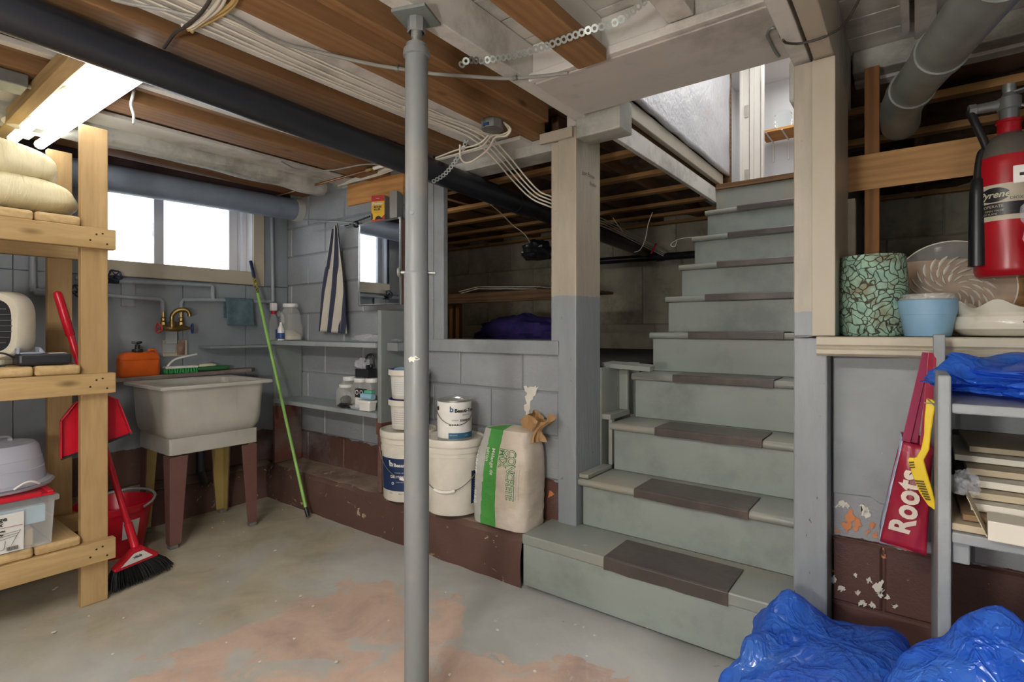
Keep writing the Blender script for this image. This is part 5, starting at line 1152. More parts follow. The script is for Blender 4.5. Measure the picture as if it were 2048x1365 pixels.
# drain pipe
k = NT('abs_black'); v = k.mapping(); k.set(Base_Color=k.ramp(k.noise(k.mapping((1, .2, 1)), 8, 5), [(.3, lin('191b20')), (.7, lin('2a2d33'))]), Roughness=.32); MATS['abs_black'] = k.m
dpz = lambda y: 1.935 - .0335 * y
dr_ = root('drain_pipe', (-1.86, 1.0, 1.8), 'black plastic drain pipe slung below the joists', 'pipe')
MB().tube([(-1.865, y, dpz(y) - .004) for y in (-1.6, 0, 1.2, 2.55)], .057, 32).build('pipe', 'abs_black', dr_, smooth=True)
MB().tube([(-1.865, 2.50, dpz(2.5) - .004), (-1.865, 2.66, dpz(2.66) - .004)], .063, 32).build('coupling', 'abs_black', dr_, smooth=True)
MB().tube([(-1.865, 2.66, dpz(2.66) - .004), (-1.865, 4.69, dpz(4.69) - .004)], .054, 32).build('pipe', 'abs_black', dr_, smooth=True)
MB().tube([(-2.6, 4.45, 1.74), (-1.15, 4.45, 1.72)], .032, 18).lathe([(.040, -.03), (.040, .03)], (-1.75, 4.45, 1.73), 18, axis=(1, 0, 0)).build('branch_pipe', 'abs_black', dr_, smooth=True)
def strap(pts, w, mat, nm, par, n=60, up=(0, 0, 1), hole=.5):
    """perforated steel strap: a row of rings following the points"""
    P = spline(pts, 10); L = [0]
    for a, b in zip(P, P[1:]): L.append(L[-1] + (b - a).length)
    def at(s):
        for i in range(len(P) - 1):
            if L[i + 1] >= s: return P[i].lerp(P[i + 1], (s - L[i]) / max(1e-6, L[i + 1] - L[i]))
        return P[-1]
    m = MB(); step = w * .95; cnt = int(L[-1] / step)
    for i in range(cnt):
        c, c2 = at((i + .5) * step), at((i + .5) * step + .004); d = (c2 - c).normalized() if (c2 - c).length > 0 else Vector((1, 0, 0)); s_ = d.cross(c - Vector((0, 0, EYE))).normalized(); 
        o, q = [], []
        for k in range(8):
            a = 2 * math.pi * k / 8 + math.pi / 8; sq = 1.06 / max(abs(math.cos(a)), abs(math.sin(a))) * .5
            o.append(c + (d * math.cos(a) + s_ * math.sin(a)) * w * sq); q.append(c + (d * math.cos(a) + s_ * math.sin(a)) * w * .26)
        m.add(o + q, [(k, (k + 1) % 8, 8 + (k + 1) % 8, 8 + k) for k in range(8)])
    return m.build(nm, mat, par, solid=.0012)
paint('strap_steel', '8e9490', .4, metal=.7, var=.12, bump=.05)
hg = root('pipe_hanger', W(940, 300, X=-1.80), 'perforated steel strap holding up the drain pipe', 'strap')
strap([W(965, 237, Z=1.994), W(940, 260, X=-1.66), W(925, 300, X=-1.72), W(893, 345, X=-1.79), W(862, 366, X=-1.84)], .019, 'strap_steel', 'strap', hg, up=(.6, -.75, 0))
st2 = root('steel_strap', W(1100, 90, Z=1.95), 'long perforated steel strap hanging loose below the white ceiling', 'strap')
strap([W(920, 133, Z=1.93), W(935, 121, Z=1.94), W(975, 120, Z=1.955), W(1060, 103, Z=1.945), W(1175, 61, Z=1.953), W(1240, 40, Z=1.97), W(1320, -25, Z=2.0)], .020, 'strap_steel', 'strap', st2, up=(.3, -.5, .8))
# cables
paint('cable_white', 'dbd4c4', .5, var=.06, bump=0); paint('cable_gold', 'c2a56a', .5, var=.06, bump=0); paint('cable_grey', '8f8d86', .6, var=.15, bump=.2); paint('cable_dark', '3a3530', .6, bump=0)
cb = root('ceiling_cables', (-1.62, 1.2, 1.99), 'bundle of white electrical cables stapled along the ceiling board', 'cable')
def cable(pts, r=.0038, mat='cable_white', par=cb, n=7, flat=.7): return MB().tube(spline(pts, 6), r, n, flat=flat).build('cable', mat, par, smooth=True)
for i, x in enumerate([-1.690, -1.672, -1.640, -1.595, -1.575]):
    e = 1.50 + .06 * i
    cable([(x - .004, -.8, 1.997), (x, .0, 1.996), (x + .012 * math.sin(i), .6, 1.996), (x - .004, 1.1, 1.996), (x + .01, e, 1.995), (x + .05, 1.86, 1.99 - .003 * i)])
for i in range(4):      # the run that drops past the box to the stairs post
    d = i * .012
    cable([(-1.66 + d, 1.45, 1.994), W(930 + i * 9, 270 - i * 4, Y=1.80), W(982 + i * 9, 312 - i * 3, Y=1.95), W(1028 + i * 8, 364 - i * 3, Y=2.08), W(1064 + i * 5, 398 - i * 5, Y=2.15), W(1105, 416 - i * 7, Y=2.20), W(1150, 438 - i * 6, Y=2.45), W(1210, 455 - i * 5, Y=3.50), W(1290, 494 - i * 4, Y=4.2), W(1362, 530 - i * 3, Y=4.6)], .0045)
# grey armoured cable running across under the joists
gc = root('armoured_cable', W(900, 150, Z=1.985), 'grey armoured cable crossing below the joists behind the steel post', 'cable')
MB().tube(spline([W(455, 30, Z=1.988), W(560, 84, Z=1.986), W(640, 105, Z=1.985), W(740, 128, Z=1.984), W(800, 138, Z=1.984), W(870, 148, Z=1.984), W(940, 153, Z=1.985), W(1010, 157, Z=1.988), W(1075, 153, Z=1.99), W(1135, 146, Z=1.99)], 8), .006, 9).build('cable', 'cable_grey', gc, smooth=True)
for px, py in ((795, 137), (1030, 156)): c = W(px, py, Z=1.986); MB().lathe([(.007, -.008), (.009, -.008), (.009, .008), (.007, .008)], c, 12, axis=(1, .1, 0)).build('clip', 'galvanised', gc, smooth=True)
# knot of cables at the top left
kn = root('cable_knot', W(390, 50, Z=1.97), 'knot of white and gold cables hanging below the joists, top left', 'cable')
for i, (pts, mt) in enumerate([([(430, -20), (415, 8), (398, 30), (372, 52), (350, 66), (328, 96)], 'cable_dark'), ([(448, -20), (432, 10), (408, 36), (380, 54), (362, 50)], 'cable_white'), ([(458, -20), (440, 15), (412, 38), (384, 58)], 'cable_white'), ([(475, -20), (462, 8), (430, 30), (396, 48), (384, 64)], 'cable_gold'), ([(480, -16), (466, 12), (436, 34), (400, 52), (376, 60)], 'cable_gold'), ([(222, -2), (260, 8), (330, 20), (372, 30), (395, 34)], 'cable_grey')]):
    MB().tube(spline([W(x, y, Z=1.968 + .004 * i) for x, y in pts], 6), .005, 8).build('cable', mt, kn, smooth=True)
# junction box with cable loop
jb = W(985, 252, Z=1.975); jx = root('junction_box', jb, 'round galvanised junction box under the brown joist', 'junction box')
MB().lathe([(.0, -.002), (.046, -.002), (.048, 0), (.048, .036), (.0, .036)], Vector((jb.x, jb.y, 1.960)), 8).build('box', 'galvanised', jx, bevel=.002)
MB().lathe([(0, -.004), (.044, -.003), (.046, -.002)], Vector((jb.x, jb.y, 1.960)), 20).build('cover', 'galvanised', jx, smooth=True)
MB().box(jb.x - .012, jb.x + .016, jb.y - .05, jb.y - .044, 1.962, 1.974).build('sticker', 'blue_label', jx)
for i, pts in enumerate([[(1008, 245), (1021, 258), (1012, 272), (990, 276), (975, 300), (940, 325), (922, 318), (920, 290)], [(1010, 248), (1018, 262), (1003, 270), (985, 272), (968, 290)], [(985, 268), (965, 292), (925, 305), (880, 318), (868, 322)], [(980, 268), (958, 288), (915, 300), (872, 316)]]):
    MB().tube(spline([W(x, y, Y=1.80 + .02 * i) for x, y in pts], 6), .0055, 8, flat=.7).build('cable', 'cable_white', jx, smooth=True)
# copper pipe with brass fitting near the window corner
cp = root('copper_pipe', W(640, 367, Y=1.87), 'thin copper pipe with brass fitting under the joists near the corner', 'pipe'); plain('copper', '9a6a4c', .35, .8)
MB().tube([W(545, 394, Y=1.87), W(735, 341, Y=1.87)], .007, 10).build('pipe', 'copper', cp, smooth=True)
MB().tube([W(733, 341.5, Y=1.87), W(737, 340, Y=1.87), W(745, 338, Y=1.87), W(748, 337, Y=1.87)], [.010, .016, .016, .010], 8).build('fitting', 'brass', cp)
MB().tube([W(747, 337, Y=1.87), W(800, 322, Y=1.87)], .010, 10).build('plastic_tube', 'white_plastic', cp, smooth=True)
wj = root('joist_wires', W(700, 360, Y=1.97), 'white wires lying over the pine board under the joists', 'wire')
for i in range(4): MB().tube(spline([W(676 + i * 3, 372 - i, Y=2.0), W(712, 362 - i * 2, Y=1.99), W(752, 352 - i * 3, Y=1.98), W(800, 335 - i * 3, Y=1.97), W(850, 322 - i * 3, Y=1.97)], 6), .005, 8).build('wire', 'cable_white', wj, smooth=True)
dw = root('joist_wire', W(640, 350, Z=1.985), 'thin dark cable sagging under the left brown joists', 'wire')
MB().tube(spline([W(562, 323, Z=1.99), W(600, 340, Z=1.985), W(660, 341, Z=1.985), W(690, 336, Z=1.985), W(730, 329, Z=1.985), W(775, 330, Z=1.985)], 6), .004, 8).build('wire', 'cable_grey', dw, smooth=True)
dg = root('dangling_wire', W(268, 200, Z=1.9), 'short bare cable end dangling beside the fluorescent light', 'wire')
MB().tube(spline([W(270, 168, D=1.95), W(266, 190, D=1.95), W(262, 210, D=1.95), W(267, 230, D=1.95), W(267, 248, D=1.95)], 5), .005, 8).build('wire', 'cable_grey', dg, smooth=True)
# brown wire and loop by the stair header
bw = root('brown_wire', W(1640, 70, Z=1.95), 'brown wire looping over the joists beside the stairs', 'wire')
MB().tube(spline([W(1566, 80, Z=1.90), W(1574, 86, Z=1.905), W(1600, 87, Z=1.91), (W(1640, 77, Z=1.91)), W(1678, 58, Z=1.93), W(1700, 32, Z=1.97), W(1722, -8, Z=2.0)], 6), .0035, 8).build('wire', 'cable_dark', bw, smooth=True)
MB().tube(spline([W(x, y, Z=1.984) for x, y in ((1558, 113), (1550, 103), (1541, 85), (1534, 70), (1543, 57), (1556, 58), (1562, 74))], 6), .004, 8).build('loop', 'galvanised', bw, smooth=True)
# vent pipe at the top right
paint('vent_grey', '7b807a', .45, var=.12, bump=.1, dirt='5f645f', dirt_t=.55, chips='d6d6cc', chip_t=.76, cscale=11, metal=.3)
vp = root('vent_pipe', W(1860, 120, D=1.4), 'grey painted metal vent pipe under the ceiling at right', 'pipe')
q0, q1 = W(2010, -60, D=.95), W(1822, 180, D=1.56)
MB().tube([q0, q1], .054, 32).build('pipe', 'vent_grey', vp, smooth=True)
dd = (q1 - q0).normalized(); qm = W(1905, 62, D=1.27); qm = q0 + dd * (qm - q0).dot(dd)
MB().tube([qm, qm + dd * .035], .0585, 32).build('joint', 'vent_grey', vp, smooth=True)
MB().tube([q1 - dd * .02, q1 + dd * .03], .059, 32).build('joint', 'vent_grey', vp, smooth=True)
MB().tube(spline([q1 + dd * .03, q1 + dd * .10 + Vector((0, .01, -.005)), q1 + dd * .14 + Vector((0, .05, -.01)), q1 + dd * .15 + Vector((0, .16, -.01))], 5), .056, 28).build('elbow', 'vent_grey', vp, smooth=True)
# ================================================================== lights
def tube_light(c, L, axis, label, power, lit=(1, 1)):
    """twin-tube fluorescent fixture; the tubes are the light source"""
    t = root('fluorescent_light', c, label, 'light'); c = Vector(c); ax = Vector(axis).normalized(); sd = Vector((0, 0, 1)).cross(ax)
    def ring(pts2, s0, s1): 
        a = [c + ax * s0 + sd * x + Vector((0, 0, z)) for x, z in pts2]; return a, ax * (s1 - s0)
    pr = [(-.080, .024), (-.072, .026), (-.062, .052), (.062, .052), (.072, .026), (.080, .024), (.080, .028), (.066, .058), (-.066, .058), (-.080, .028)]
    a, v = ring(pr, -L / 2, L / 2); MB().prism(a, v).build('reflector', 'lamp_white', t)
    MB().prism(*ring([(-.010, .026), (.010, .026), (.016, .052), (-.016, .052)], -L / 2, L / 2)).build('ballast_cover', 'lamp_white', t, bevel=.002)
    for s_, em in ((-1, lit[0]), (1, lit[1])):
        o = c + sd * (.046 * s_) + Vector((0, 0, .014))
        MB().tube([o - ax * (L / 2 - .012), o + ax * (L / 2 - .012)], .019, 20).build('tube', em, t, smooth=True)
        for e in (-1, 1): MB().tube([o + ax * e * (L / 2 - .012), o + ax * e * (L / 2)], .0205, 20).build('socket', 'white_plastic', t, smooth=True)
    return t
plain('lamp_white', 'cfcdc4', .4)
def emit(name, col, s):
    k = NT(name); k.set(Base_Color=(.9, .9, .88, 1), Roughness=.4, Emission_Color=col, Emission_Strength=s); MATS[name] = k.m
emit('tube_lit', (.97, .98, 1.0, 1), 11.0); emit('tube_warm', (1.0, .93, .78, 1), 1.5)
tube_light((-2.565, .612, 1.926), 1.22, (1, .02, 0), 'lit twin-tube fluorescent light above the lumber rack', 0, ('tube_warm', 'tube_lit'))
tube_light((-.95, -.75, 1.93), 1.22, (1, 0, 0), 'added unseen twin-tube fill light behind the camera', 0, ('tube_fill', 'tube_fill')) if emit('tube_fill', (1.0, .97, .93, 1), 55.0) is None else None  # unseen fixture added to light walls and stairs from the front
MB().box(-3.20, -1.95, .487, .527, 1.93, 1.985).build('brace', 'lumber_x', ce, bevel=.003)
# ceiling box and cap at the far left
jl = W(16, 165, Z=1.96); j2 = root('switch_box', jl, 'square galvanised electrical box among the joists, far left', 'junction box')
MB().box(jl.x - .06, jl.x + .045, jl.y - .06, jl.y + .045, 1.945, 1.99).build('box', 'galvanised', j2, bevel=.003)
MB().tube(spline([(jl.x, jl.y + .045, 1.965), (jl.x + .02, jl.y + .10, 1.96), (jl.x + .06, jl.y + .14, 1.97), (jl.x + .16, jl.y + .17, 2.0)], 6), .008, 8).build('cable', 'cable_white', j2, smooth=True)
ls = W(2, 238, Z=1.95); l2 = root('lamp_holder', ls, 'white lamp holder under the ceiling at the far left', 'lamp holder')
MB().tube([ls + Vector((-.02, -.04, .03)), ls + Vector((.03, .045, -.01)), ls + Vector((.035, .055, -.014))], [.026, .022, .015], 18).build('body', 'cable_white', l2, smooth=True)
MB().tube([ls + Vector((-.005, -.01, .04)), ls + Vector((.01, .02, .03))], .022, 14).build('ring', 'brass', l2, smooth=True)

# added globe lamps, unseen behind the camera, that fill room and ceiling with light
emit('globe_fill', (1.0, .96, .91, 1), 95.0); emit('globe_fill_dim', (1.0, .96, .90, 1), 30.0)
def globe(c, label, em='globe_fill'):
    t = root('fill_globe', (c[0], c[1], 0), label, 'lamp'); c = Vector(c)
    MB().lathe([(.03, -.095)] + [(.10 * math.sin(math.pi * i / 16), -.10 * math.cos(math.pi * i / 16)) for i in range(2, 16)] + [(0, .10)], c, 32).build('globe', em, t, smooth=True)
    MB().lathe([(0, .001), (.13, .001), (.13, .012), (.03, .02), (.012, .03), (.012, c.z - .12), (.036, c.z - .10), (.034, c.z - .09)], (c.x, c.y, 0), 24).build('stand', 'black_plastic', t, smooth=True)
globe((-.40, -.60, 1.02), 'added white globe fill lamp, unseen behind the camera')
globe((.85, -.45, .98), 'added dim white globe fill lamp, unseen at the right of the room', 'globe_fill_dim')

emit('bulb_fill', (1.0, .90, .75, 1), 22.0)
bl = root('crawl_fill_bulb', (-3.0, 2.75, 1.86), 'added hidden bulb that brightens the crawl space behind the block wall', 'lamp')  # bulb added out of sight to lift the dim crawl space
MB().lathe([(0, -.05)] + [(.042 * math.sin(math.pi * i / 12), -.042 * math.cos(math.pi * i / 12) - .005) for i in range(1, 11)] + [(.016, .05), (.014, .07)], (-3.0, 2.75, 1.86), 20).build('bulb', 'bulb_fill', bl, smooth=True)
MB().lathe([(.018, .06), (.030, .07), (.045, .10), (.055, .16), (0, .17)], (-3.0, 2.75, 1.86), 20).build('lamp_holder', 'white_plastic', bl, smooth=True)
# ================================================================== niche sill: extinguisher, vase, pots, plate, dish
plain('ext_red', 'a5121f', .3); plain('ext_black', '1b1c1e', .35)
zs = 1.0801
ec = Vector((.222, 2.13, 1.255)); ex = root('fire_extinguisher', ec, 'red carbon dioxide fire extinguisher hung in the niche', 'fire extinguisher')
re = .080; ea = math.atan2(-ec.y, -ec.x)
MB().lathe([(0, 0), (re * .86, 0), (re * .97, .008), (re, .022), (re, .318), (re * .96, .345), (re * .80, .385), (re * .50, .412), (re * .34, .418), (re * .34, .45), (re * .38, .452), (re * .38, .46), (0, .46)], ec, 40).build('cylinder', 'ext_red', ex, smooth=True)
paint('grimy_metal', '6f6a60', .5, metal=.5, var=.2)
MB().lathe([(re * .965, .3455), (re * .81, .3865), (re * .51, .4135), (re * .36, .4195)], ec, 40).build('dusty_shoulder', 'grimy_metal', ex, smooth=True)
MB().lathe([(.020, .46), (.022, .462), (.022, .49), (.028, .492), (.028, .525), (.018, .53), (.014, .54), (.016, .545), (.016, .565), (0, .566)], ec, 16).tube([ec + Vector((-.02, 0, .51)), ec + Vector((-.075, -.015, .505))], [.016, .014], 10).build('valve', 'galvanised', ex, smooth=True)
MB().tube([ec + Vector((-.075, -.015, .505)), ec + Vector((-.092, -.018, .504))], .017, 6).build('nut', 'galvanised', ex)
m = MB(); m.hexa([ec + Vector(p) for p in ((.01, -.012, .50), (.03, .012, .50), (.14, .02, .43), (.14, -.012, .43))], [ec + Vector(p) for p in ((.01, -.012, .508), (.03, .012, .508), (.14, .02, .438), (.14, -.012, .438))]); m.hexa([ec + Vector(p) for p in ((.0, -.012, .535), (.02, .012, .535), (.15, .02, .56), (.15, -.012, .56))], [ec + Vector(p) for p in ((.0, -.012, .541), (.02, .012, .541), (.15, .02, .566), (.15, -.012, .566))]); m.build('lever', 'galvanised', ex, bevel=.002, kind='stuff')
h0 = ec + Vector((-.09, -.018, .505)); hx = W(1955, 360, Y=2.09)
MB().tube(spline([h0, W(1972, 294, Y=2.105), W(1963, 306, Y=2.10), W(1958, 330, Y=2.095), Vector((hx.x, 2.09, hx.z))], 8), .0105, 12).build('hose', 'ext_black', ex, smooth=True)
hz = W(1955, 536, Y=2.09).z
MB().lathe([(.012, 0), (.016, -.006), (.019, -.05), (.022, -(hx.z - hz) + .05), (.0225, -(hx.z - hz)), (.018, -(hx.z - hz)), (.018, -(hx.z - hz) + .02), (0, -(hx.z - hz) + .02)], Vector((hx.x, 2.09, hx.z + .004)), 20).build('horn', 'ext_black', ex, smooth=True)
plain('label_cream', 'bdb5a0', .5); lb = band(ec, ea - 1.25, ea + .62, .158, .262, re + .0008, re + .0008, 'label_sheet', 'label_cream', ex, 30)
band(ec, ea - 1.2, ea + .5, .172, .208, re + .0014, re + .0014, 'black_band', 'ext_black', ex)
cfo = cyl_fn(ec, re, ea - .42, ec.z + .232, 0, .002); MB().grid(lambda u, v: cfo(.036 * v * math.cos(2 * math.pi * u), .021 * v * math.sin(2 * math.pi * u)), 28, 7, cu=True).build('oval', 'ext_black', lb)
m = MB(); letter(m, 'Pyrene', .026, cyl_fn(ec, re, ea - .42, ec.z + .224, 0, .003), align='CENTER', shear=.3, bold=.0006); letter(m, 'TO OPERATE', .011, cyl_fn(ec, re, ea - .95, ec.z + .195, 0, .0026)); letter(m, 'PULL PIN  OPEN VALVE', .0075, cyl_fn(ec, re, ea - 1.1, ec.z + .184, 0, .0026)); letter(m, 'AT BASE OF FLAME', .0075, cyl_fn(ec, re, ea - 1.1, ec.z + .175, 0, .0026)); m.build('lettering', 'label_cream', lb)
m = MB(); letter(m, 'DIOXIDE', .011, cyl_fn(ec, re, ea + .02, ec.z + .214, 0, .002)); m.build('lettering', 'ink', lb)
hk = root('hanging_bag', W(2046, 340, Y=1.99), 'clear plastic bag with a white tag hanging beside the extinguisher', 'bag')
MB().box(.215, .36, 1.985, 1.99, 1.50, 1.548).build('tag', 'white_plastic', hk, bevel=.002); MB().box(.228, .36, 1.9845, 1.9852, 1.519, 1.527).build('slot', 'ink', hk)
crumple(Vector((.285, 1.985, 1.39)), (.045, .04, .115), 4, .45, 40).build('pouch', 'cellophane', hk)
paint('brown_bits', '6a523a', .8, var=.5, vscale=60, bump=.5); crumple(Vector((.28, 1.985, 1.345)), (.03, .025, .05), 9, .3, 20).build('contents', 'brown_bits', hk)
# vase
k = NT('crackle'); v = k.mapping(); vd = k.node('ShaderNodeVectorMath', operation='ADD'); nn = k.node('ShaderNodeTexNoise'); k.L(v, nn.inputs['Vector']); nn.inputs['Scale'].default_value = 16
sc_ = k.node('ShaderNodeVectorMath', operation='SCALE'); k.L(nn.outputs['Color'], sc_.inputs[0]); sc_.inputs['Scale'].default_value = .075; k.L(v, vd.inputs[0]); k.L(sc_.outputs[0], vd.inputs[1])
vo = k.node('ShaderNodeTexVoronoi', feature='DISTANCE_TO_EDGE'); k.L(vd.outputs[0], vo.inputs['Vector']); vo.inputs['Scale'].default_value = 44
cell = k.node('ShaderNodeTexVoronoi'); k.L(vd.outputs[0], cell.inputs['Vector']); cell.inputs['Scale'].default_value = 52
c1 = k.ramp(k.noise(v, 14, 5, .6), [(.35, lin('6f9282')), (.52, lin('8fae9a')), (.64, lin('77806a')), (.75, lin('8a7a50'))])
crk = k.ramp(vo.outputs['Distance'], [(.015, 0.), (.07, 1.)])
k.set(Base_Color=k.mix(crk, '3a2f20', c1), Roughness=.7); k.bump(crk, .9, .004); MATS['crackle'] = k.m
vc = W(1744.5, 673, Y=1.985); vc.z = zs; rv = .093; m = MB()
m.lathe([(0, .0005), (rv * .84, .0005), (rv * .93, .012), (rv * .985, .05), (rv * 1.0, .11), (rv * .97, .18), (rv * .915, .235), (rv * .90, .245), (rv * .86, .245), (rv * .88, .2), (rv * .9, .1), (rv * .8, .02), (0, .015)], vc, 56)
single(m, 'vase', 'crackle', vc, 'green crackle-glazed cylinder vase on the niche sill', 'vase', smooth=True)
# blue pot with clear pot inside
plain('pot_blue', '7ea3bd', .45); pc_ = W(1855, 673, Y=1.93); pc_.z = zs; pt = root('plant_pot', pc_, 'pale blue plant pot with a clear pot nested inside', 'pot')
MB().lathe([(0, .001), (.052, .001), (.054, .004), (.064, .062), (.0655, .063), (.0695, .098), (.0705, .103), (.068, .105), (.064, .095), (.05, .01), (0, .008)], pc_, 48).build('pot', 'pot_blue', pt, smooth=True)
MB().lathe([(.058, .06), (.063, .104), (.0655, .106), (.0655, .112), (.063, .113), (.0645, .120), (.061, .121), (.056, .06)], pc_, 48).build('inner_pot', 'clear_jug', pt, smooth=True)
# glass plate leaning
k = NT('plate_glass'); k.set(Base_Color=(.93, .92, .88, 1), Roughness=.06, Alpha=.10); MATS['plate_glass'] = k.m; paint('etched', 'cfc8bb', .35, var=.1, bump=.3)
gp_ = W(1903, 640, Y=2.15); rp = .150; gp_.z = zs + rp * .97 + .002; pn = Vector((0.05, -1, .22)).normalized(); pu = Vector((0, 0, 1)).cross(pn).normalized() * -1; pv = pu.cross(pn) * -1
if pv.z < 0: pv = -pv
gt = root('glass_plate', Vector((gp_.x, gp_.y, zs)), 'round glass plate with ribbed leaf relief leaning at the back of the sill', 'plate')
MB().lathe([(0, 0), (rp * .72, 0), (rp * .95, .010), (rp, .016), (rp, .019), (rp * .94, .014), (rp * .7, .004), (0, .004)], gp_, 56, axis=pn).build('plate', 'plate_glass', gt, smooth=True)
MB().lathe([(rp * .985, .0175), (rp * 1.005, .018), (rp * 1.005, .0205), (rp * .985, .020), (rp * .985, .0175)], gp_, 56, axis=pn).build('rim', 'etched', gt, smooth=True)
m = MB()
for ring_, n_, r0, r1 in ((0, 22, .50, .70), (1, 18, .32, .50), (2, 12, .14, .32)):
    for i in range(n_):
        t0 = 2 * math.pi * i / n_ + ring_ * .13; pts = [gp_ + pn * .006 + (pu * math.cos(t0 + s * .35) + pv * math.sin(t0 + s * .35)) * rp * (r0 + (r1 - r0) * s) for s in (0, .33, .66, 1)]
        m.tube(pts, [.002, .0065, .006, .002], 6, flat=.5)
m.build('relief', 'etched', gt, smooth=True, kind='stuff')
# wavy ceramic dish
k = NT('ceramic'); v = k.mapping(); k.set(Base_Color=k.mix(k.ramp(k.noise(v, 9, 5), [(.5, 0.), (.75, .6)]), 'cdc8b8', '9a8f6c'), Roughness=.22); MATS['ceramic'] = k.m; plain('leaf_brown', '5a3a30', .4)
dc = W(2030, 673, Y=1.99); dc.z = zs; ds = root('ceramic_dish', dc, 'cream ceramic dish with wavy rim and brown leaf motif', 'dish'); rd_ = .142
def dish(u, v):
    a = u * 2 * math.pi; prof = [(0, .001), (.55, .001), (.80, .004), (.97, .022), (1.0, .038), (.97, .055), (.90, .062), (.92, .066), (1.02, .088), (1.0, .089), (.88, .07), (.85, .05), (.9, .03), (.6, .012), (0, .01)]
    t = v * (len(prof) - 1); i = min(int(t), len(prof) - 2); f = t - i; r = (prof[i][0] * (1 - f) + prof[i + 1][0] * f) * rd_; z = prof[i][1] * (1 - f) + prof[i + 1][1] * f
    w = max(0, min(1, (z - .066) / .02)); return dc + Vector((r * math.cos(a), r * math.sin(a), z + w * .011 * math.sin(a * 9)))
MB().grid(dish, 96, 43, cu=True).build('bowl', 'ceramic', ds, smooth=True)
m = MB(); da = math.atan2(-dc.y, -dc.x)
for j, (du, dz) in enumerate([(.02, .04), (.035, .046), (.03, .03), (.048, .036), (.05, .05), (.062, .028), (.066, .044), (.075, .036)]):
    cf = cyl_fn(dc, rd_ * .99, da, dc.z + dz, 0, .002); m.add([cf(du + .006 * math.cos(t) * math.cos(j) - .0035 * math.sin(t) * math.sin(j), .006 * math.cos(t) * math.sin(j) + .0035 * math.sin(t) * math.cos(j)) for t in [2 * math.pi * i / 10 for i in range(10)]], [tuple(range(10))])
m.build('leaf_print', 'leaf_brown', ds, kind='stuff')
# ================================================================== right shelf unit
ru_ = root('bench_shelf', (.5, 1.65, 0), 'grey painted shelf unit against the niche wall', 'shelf')
MB().box(.038, .060, 1.40, 1.935, .0, 1.007).build('upright', 'grey_paint', ru_, bevel=.004)
MB().box(.038, .062, 1.72, 1.76, 1.0, 1.088).build('cleat', 'grey_paint', ru_, bevel=.002)
MB().box(.061, 1.2, 1.405, 1.935, .930, .950).build('shelf_board', 'grey_paint', ru_, bevel=.003)
MB().box(.061, 1.2, 1.40, 1.935, .668, .690).build('shelf_board', 'grey_paint', ru_, bevel=.003)
MB().box(.061, .090, 1.42, 1.44, .622, .667).build('cleat', 'grey_paint', ru_, bevel=.003)
MB().box(1.2, 1.222, 1.40, 1.935, .0, 1.007).build('upright', 'grey_paint', ru_, bevel=.004)
# blue film
def film(name, col, col2, alpha=.86):
    k = NT(name); v = k.mapping(); k.set(Base_Color=k.ramp(k.noise(v, 9, 6, .6, .6), [(.3, lin(col)), (.55, lin(col2)), (.75, lin('5a98e8'))]), Roughness=.15, Specular_IOR_Level=.9, Alpha=alpha)
    tl = k.node('ShaderNodeBsdfTranslucent'); tl.inputs['Color'].default_value = lin('2a6ff0'); mx = k.node('ShaderNodeMixShader'); mx.inputs[0].default_value = .42
    w = k.node('ShaderNodeTexNoise'); w.inputs['Scale'].default_value = 9; w.inputs['Detail'].default_value = 3; w.inputs['Distortion'].default_value = 2.5; k.L(v, w.inputs['Vector'])
    w2 = k.noise(k.mapping((1, 1, 1.6), rot=(.4, .3, 0)), 5.5, 3, .5, 1.6); rdg = k.ramp(w2, [(.40, 0.), (.465, .15), (.50, 1.), (.535, .15), (.60, 0.)]); rdg2 = k.ramp(k.noise(k.mapping((1.5, 1, 1), rot=(.9, .1, .5), loc=(3, 3, 3)), 11, 3, .5, 1.8), [(.44, 0.), (.50, 1.), (.56, 0.)])
    k.bump(k.math('ADD', k.math('ADD', k.math('MULTIPLY', w.outputs['Fac'], .5), rdg), k.math('MULTIPLY', rdg2, .4)), .42, .02); k.L(k.p.outputs[0], mx.inputs[1]); k.L(tl.outputs[0], mx.inputs[2]); k.L(mx.outputs[0], k.out.inputs['Surface']); MATS[name] = k.m
film('blue_film', '2a74fa', '4a90ff', .70); 
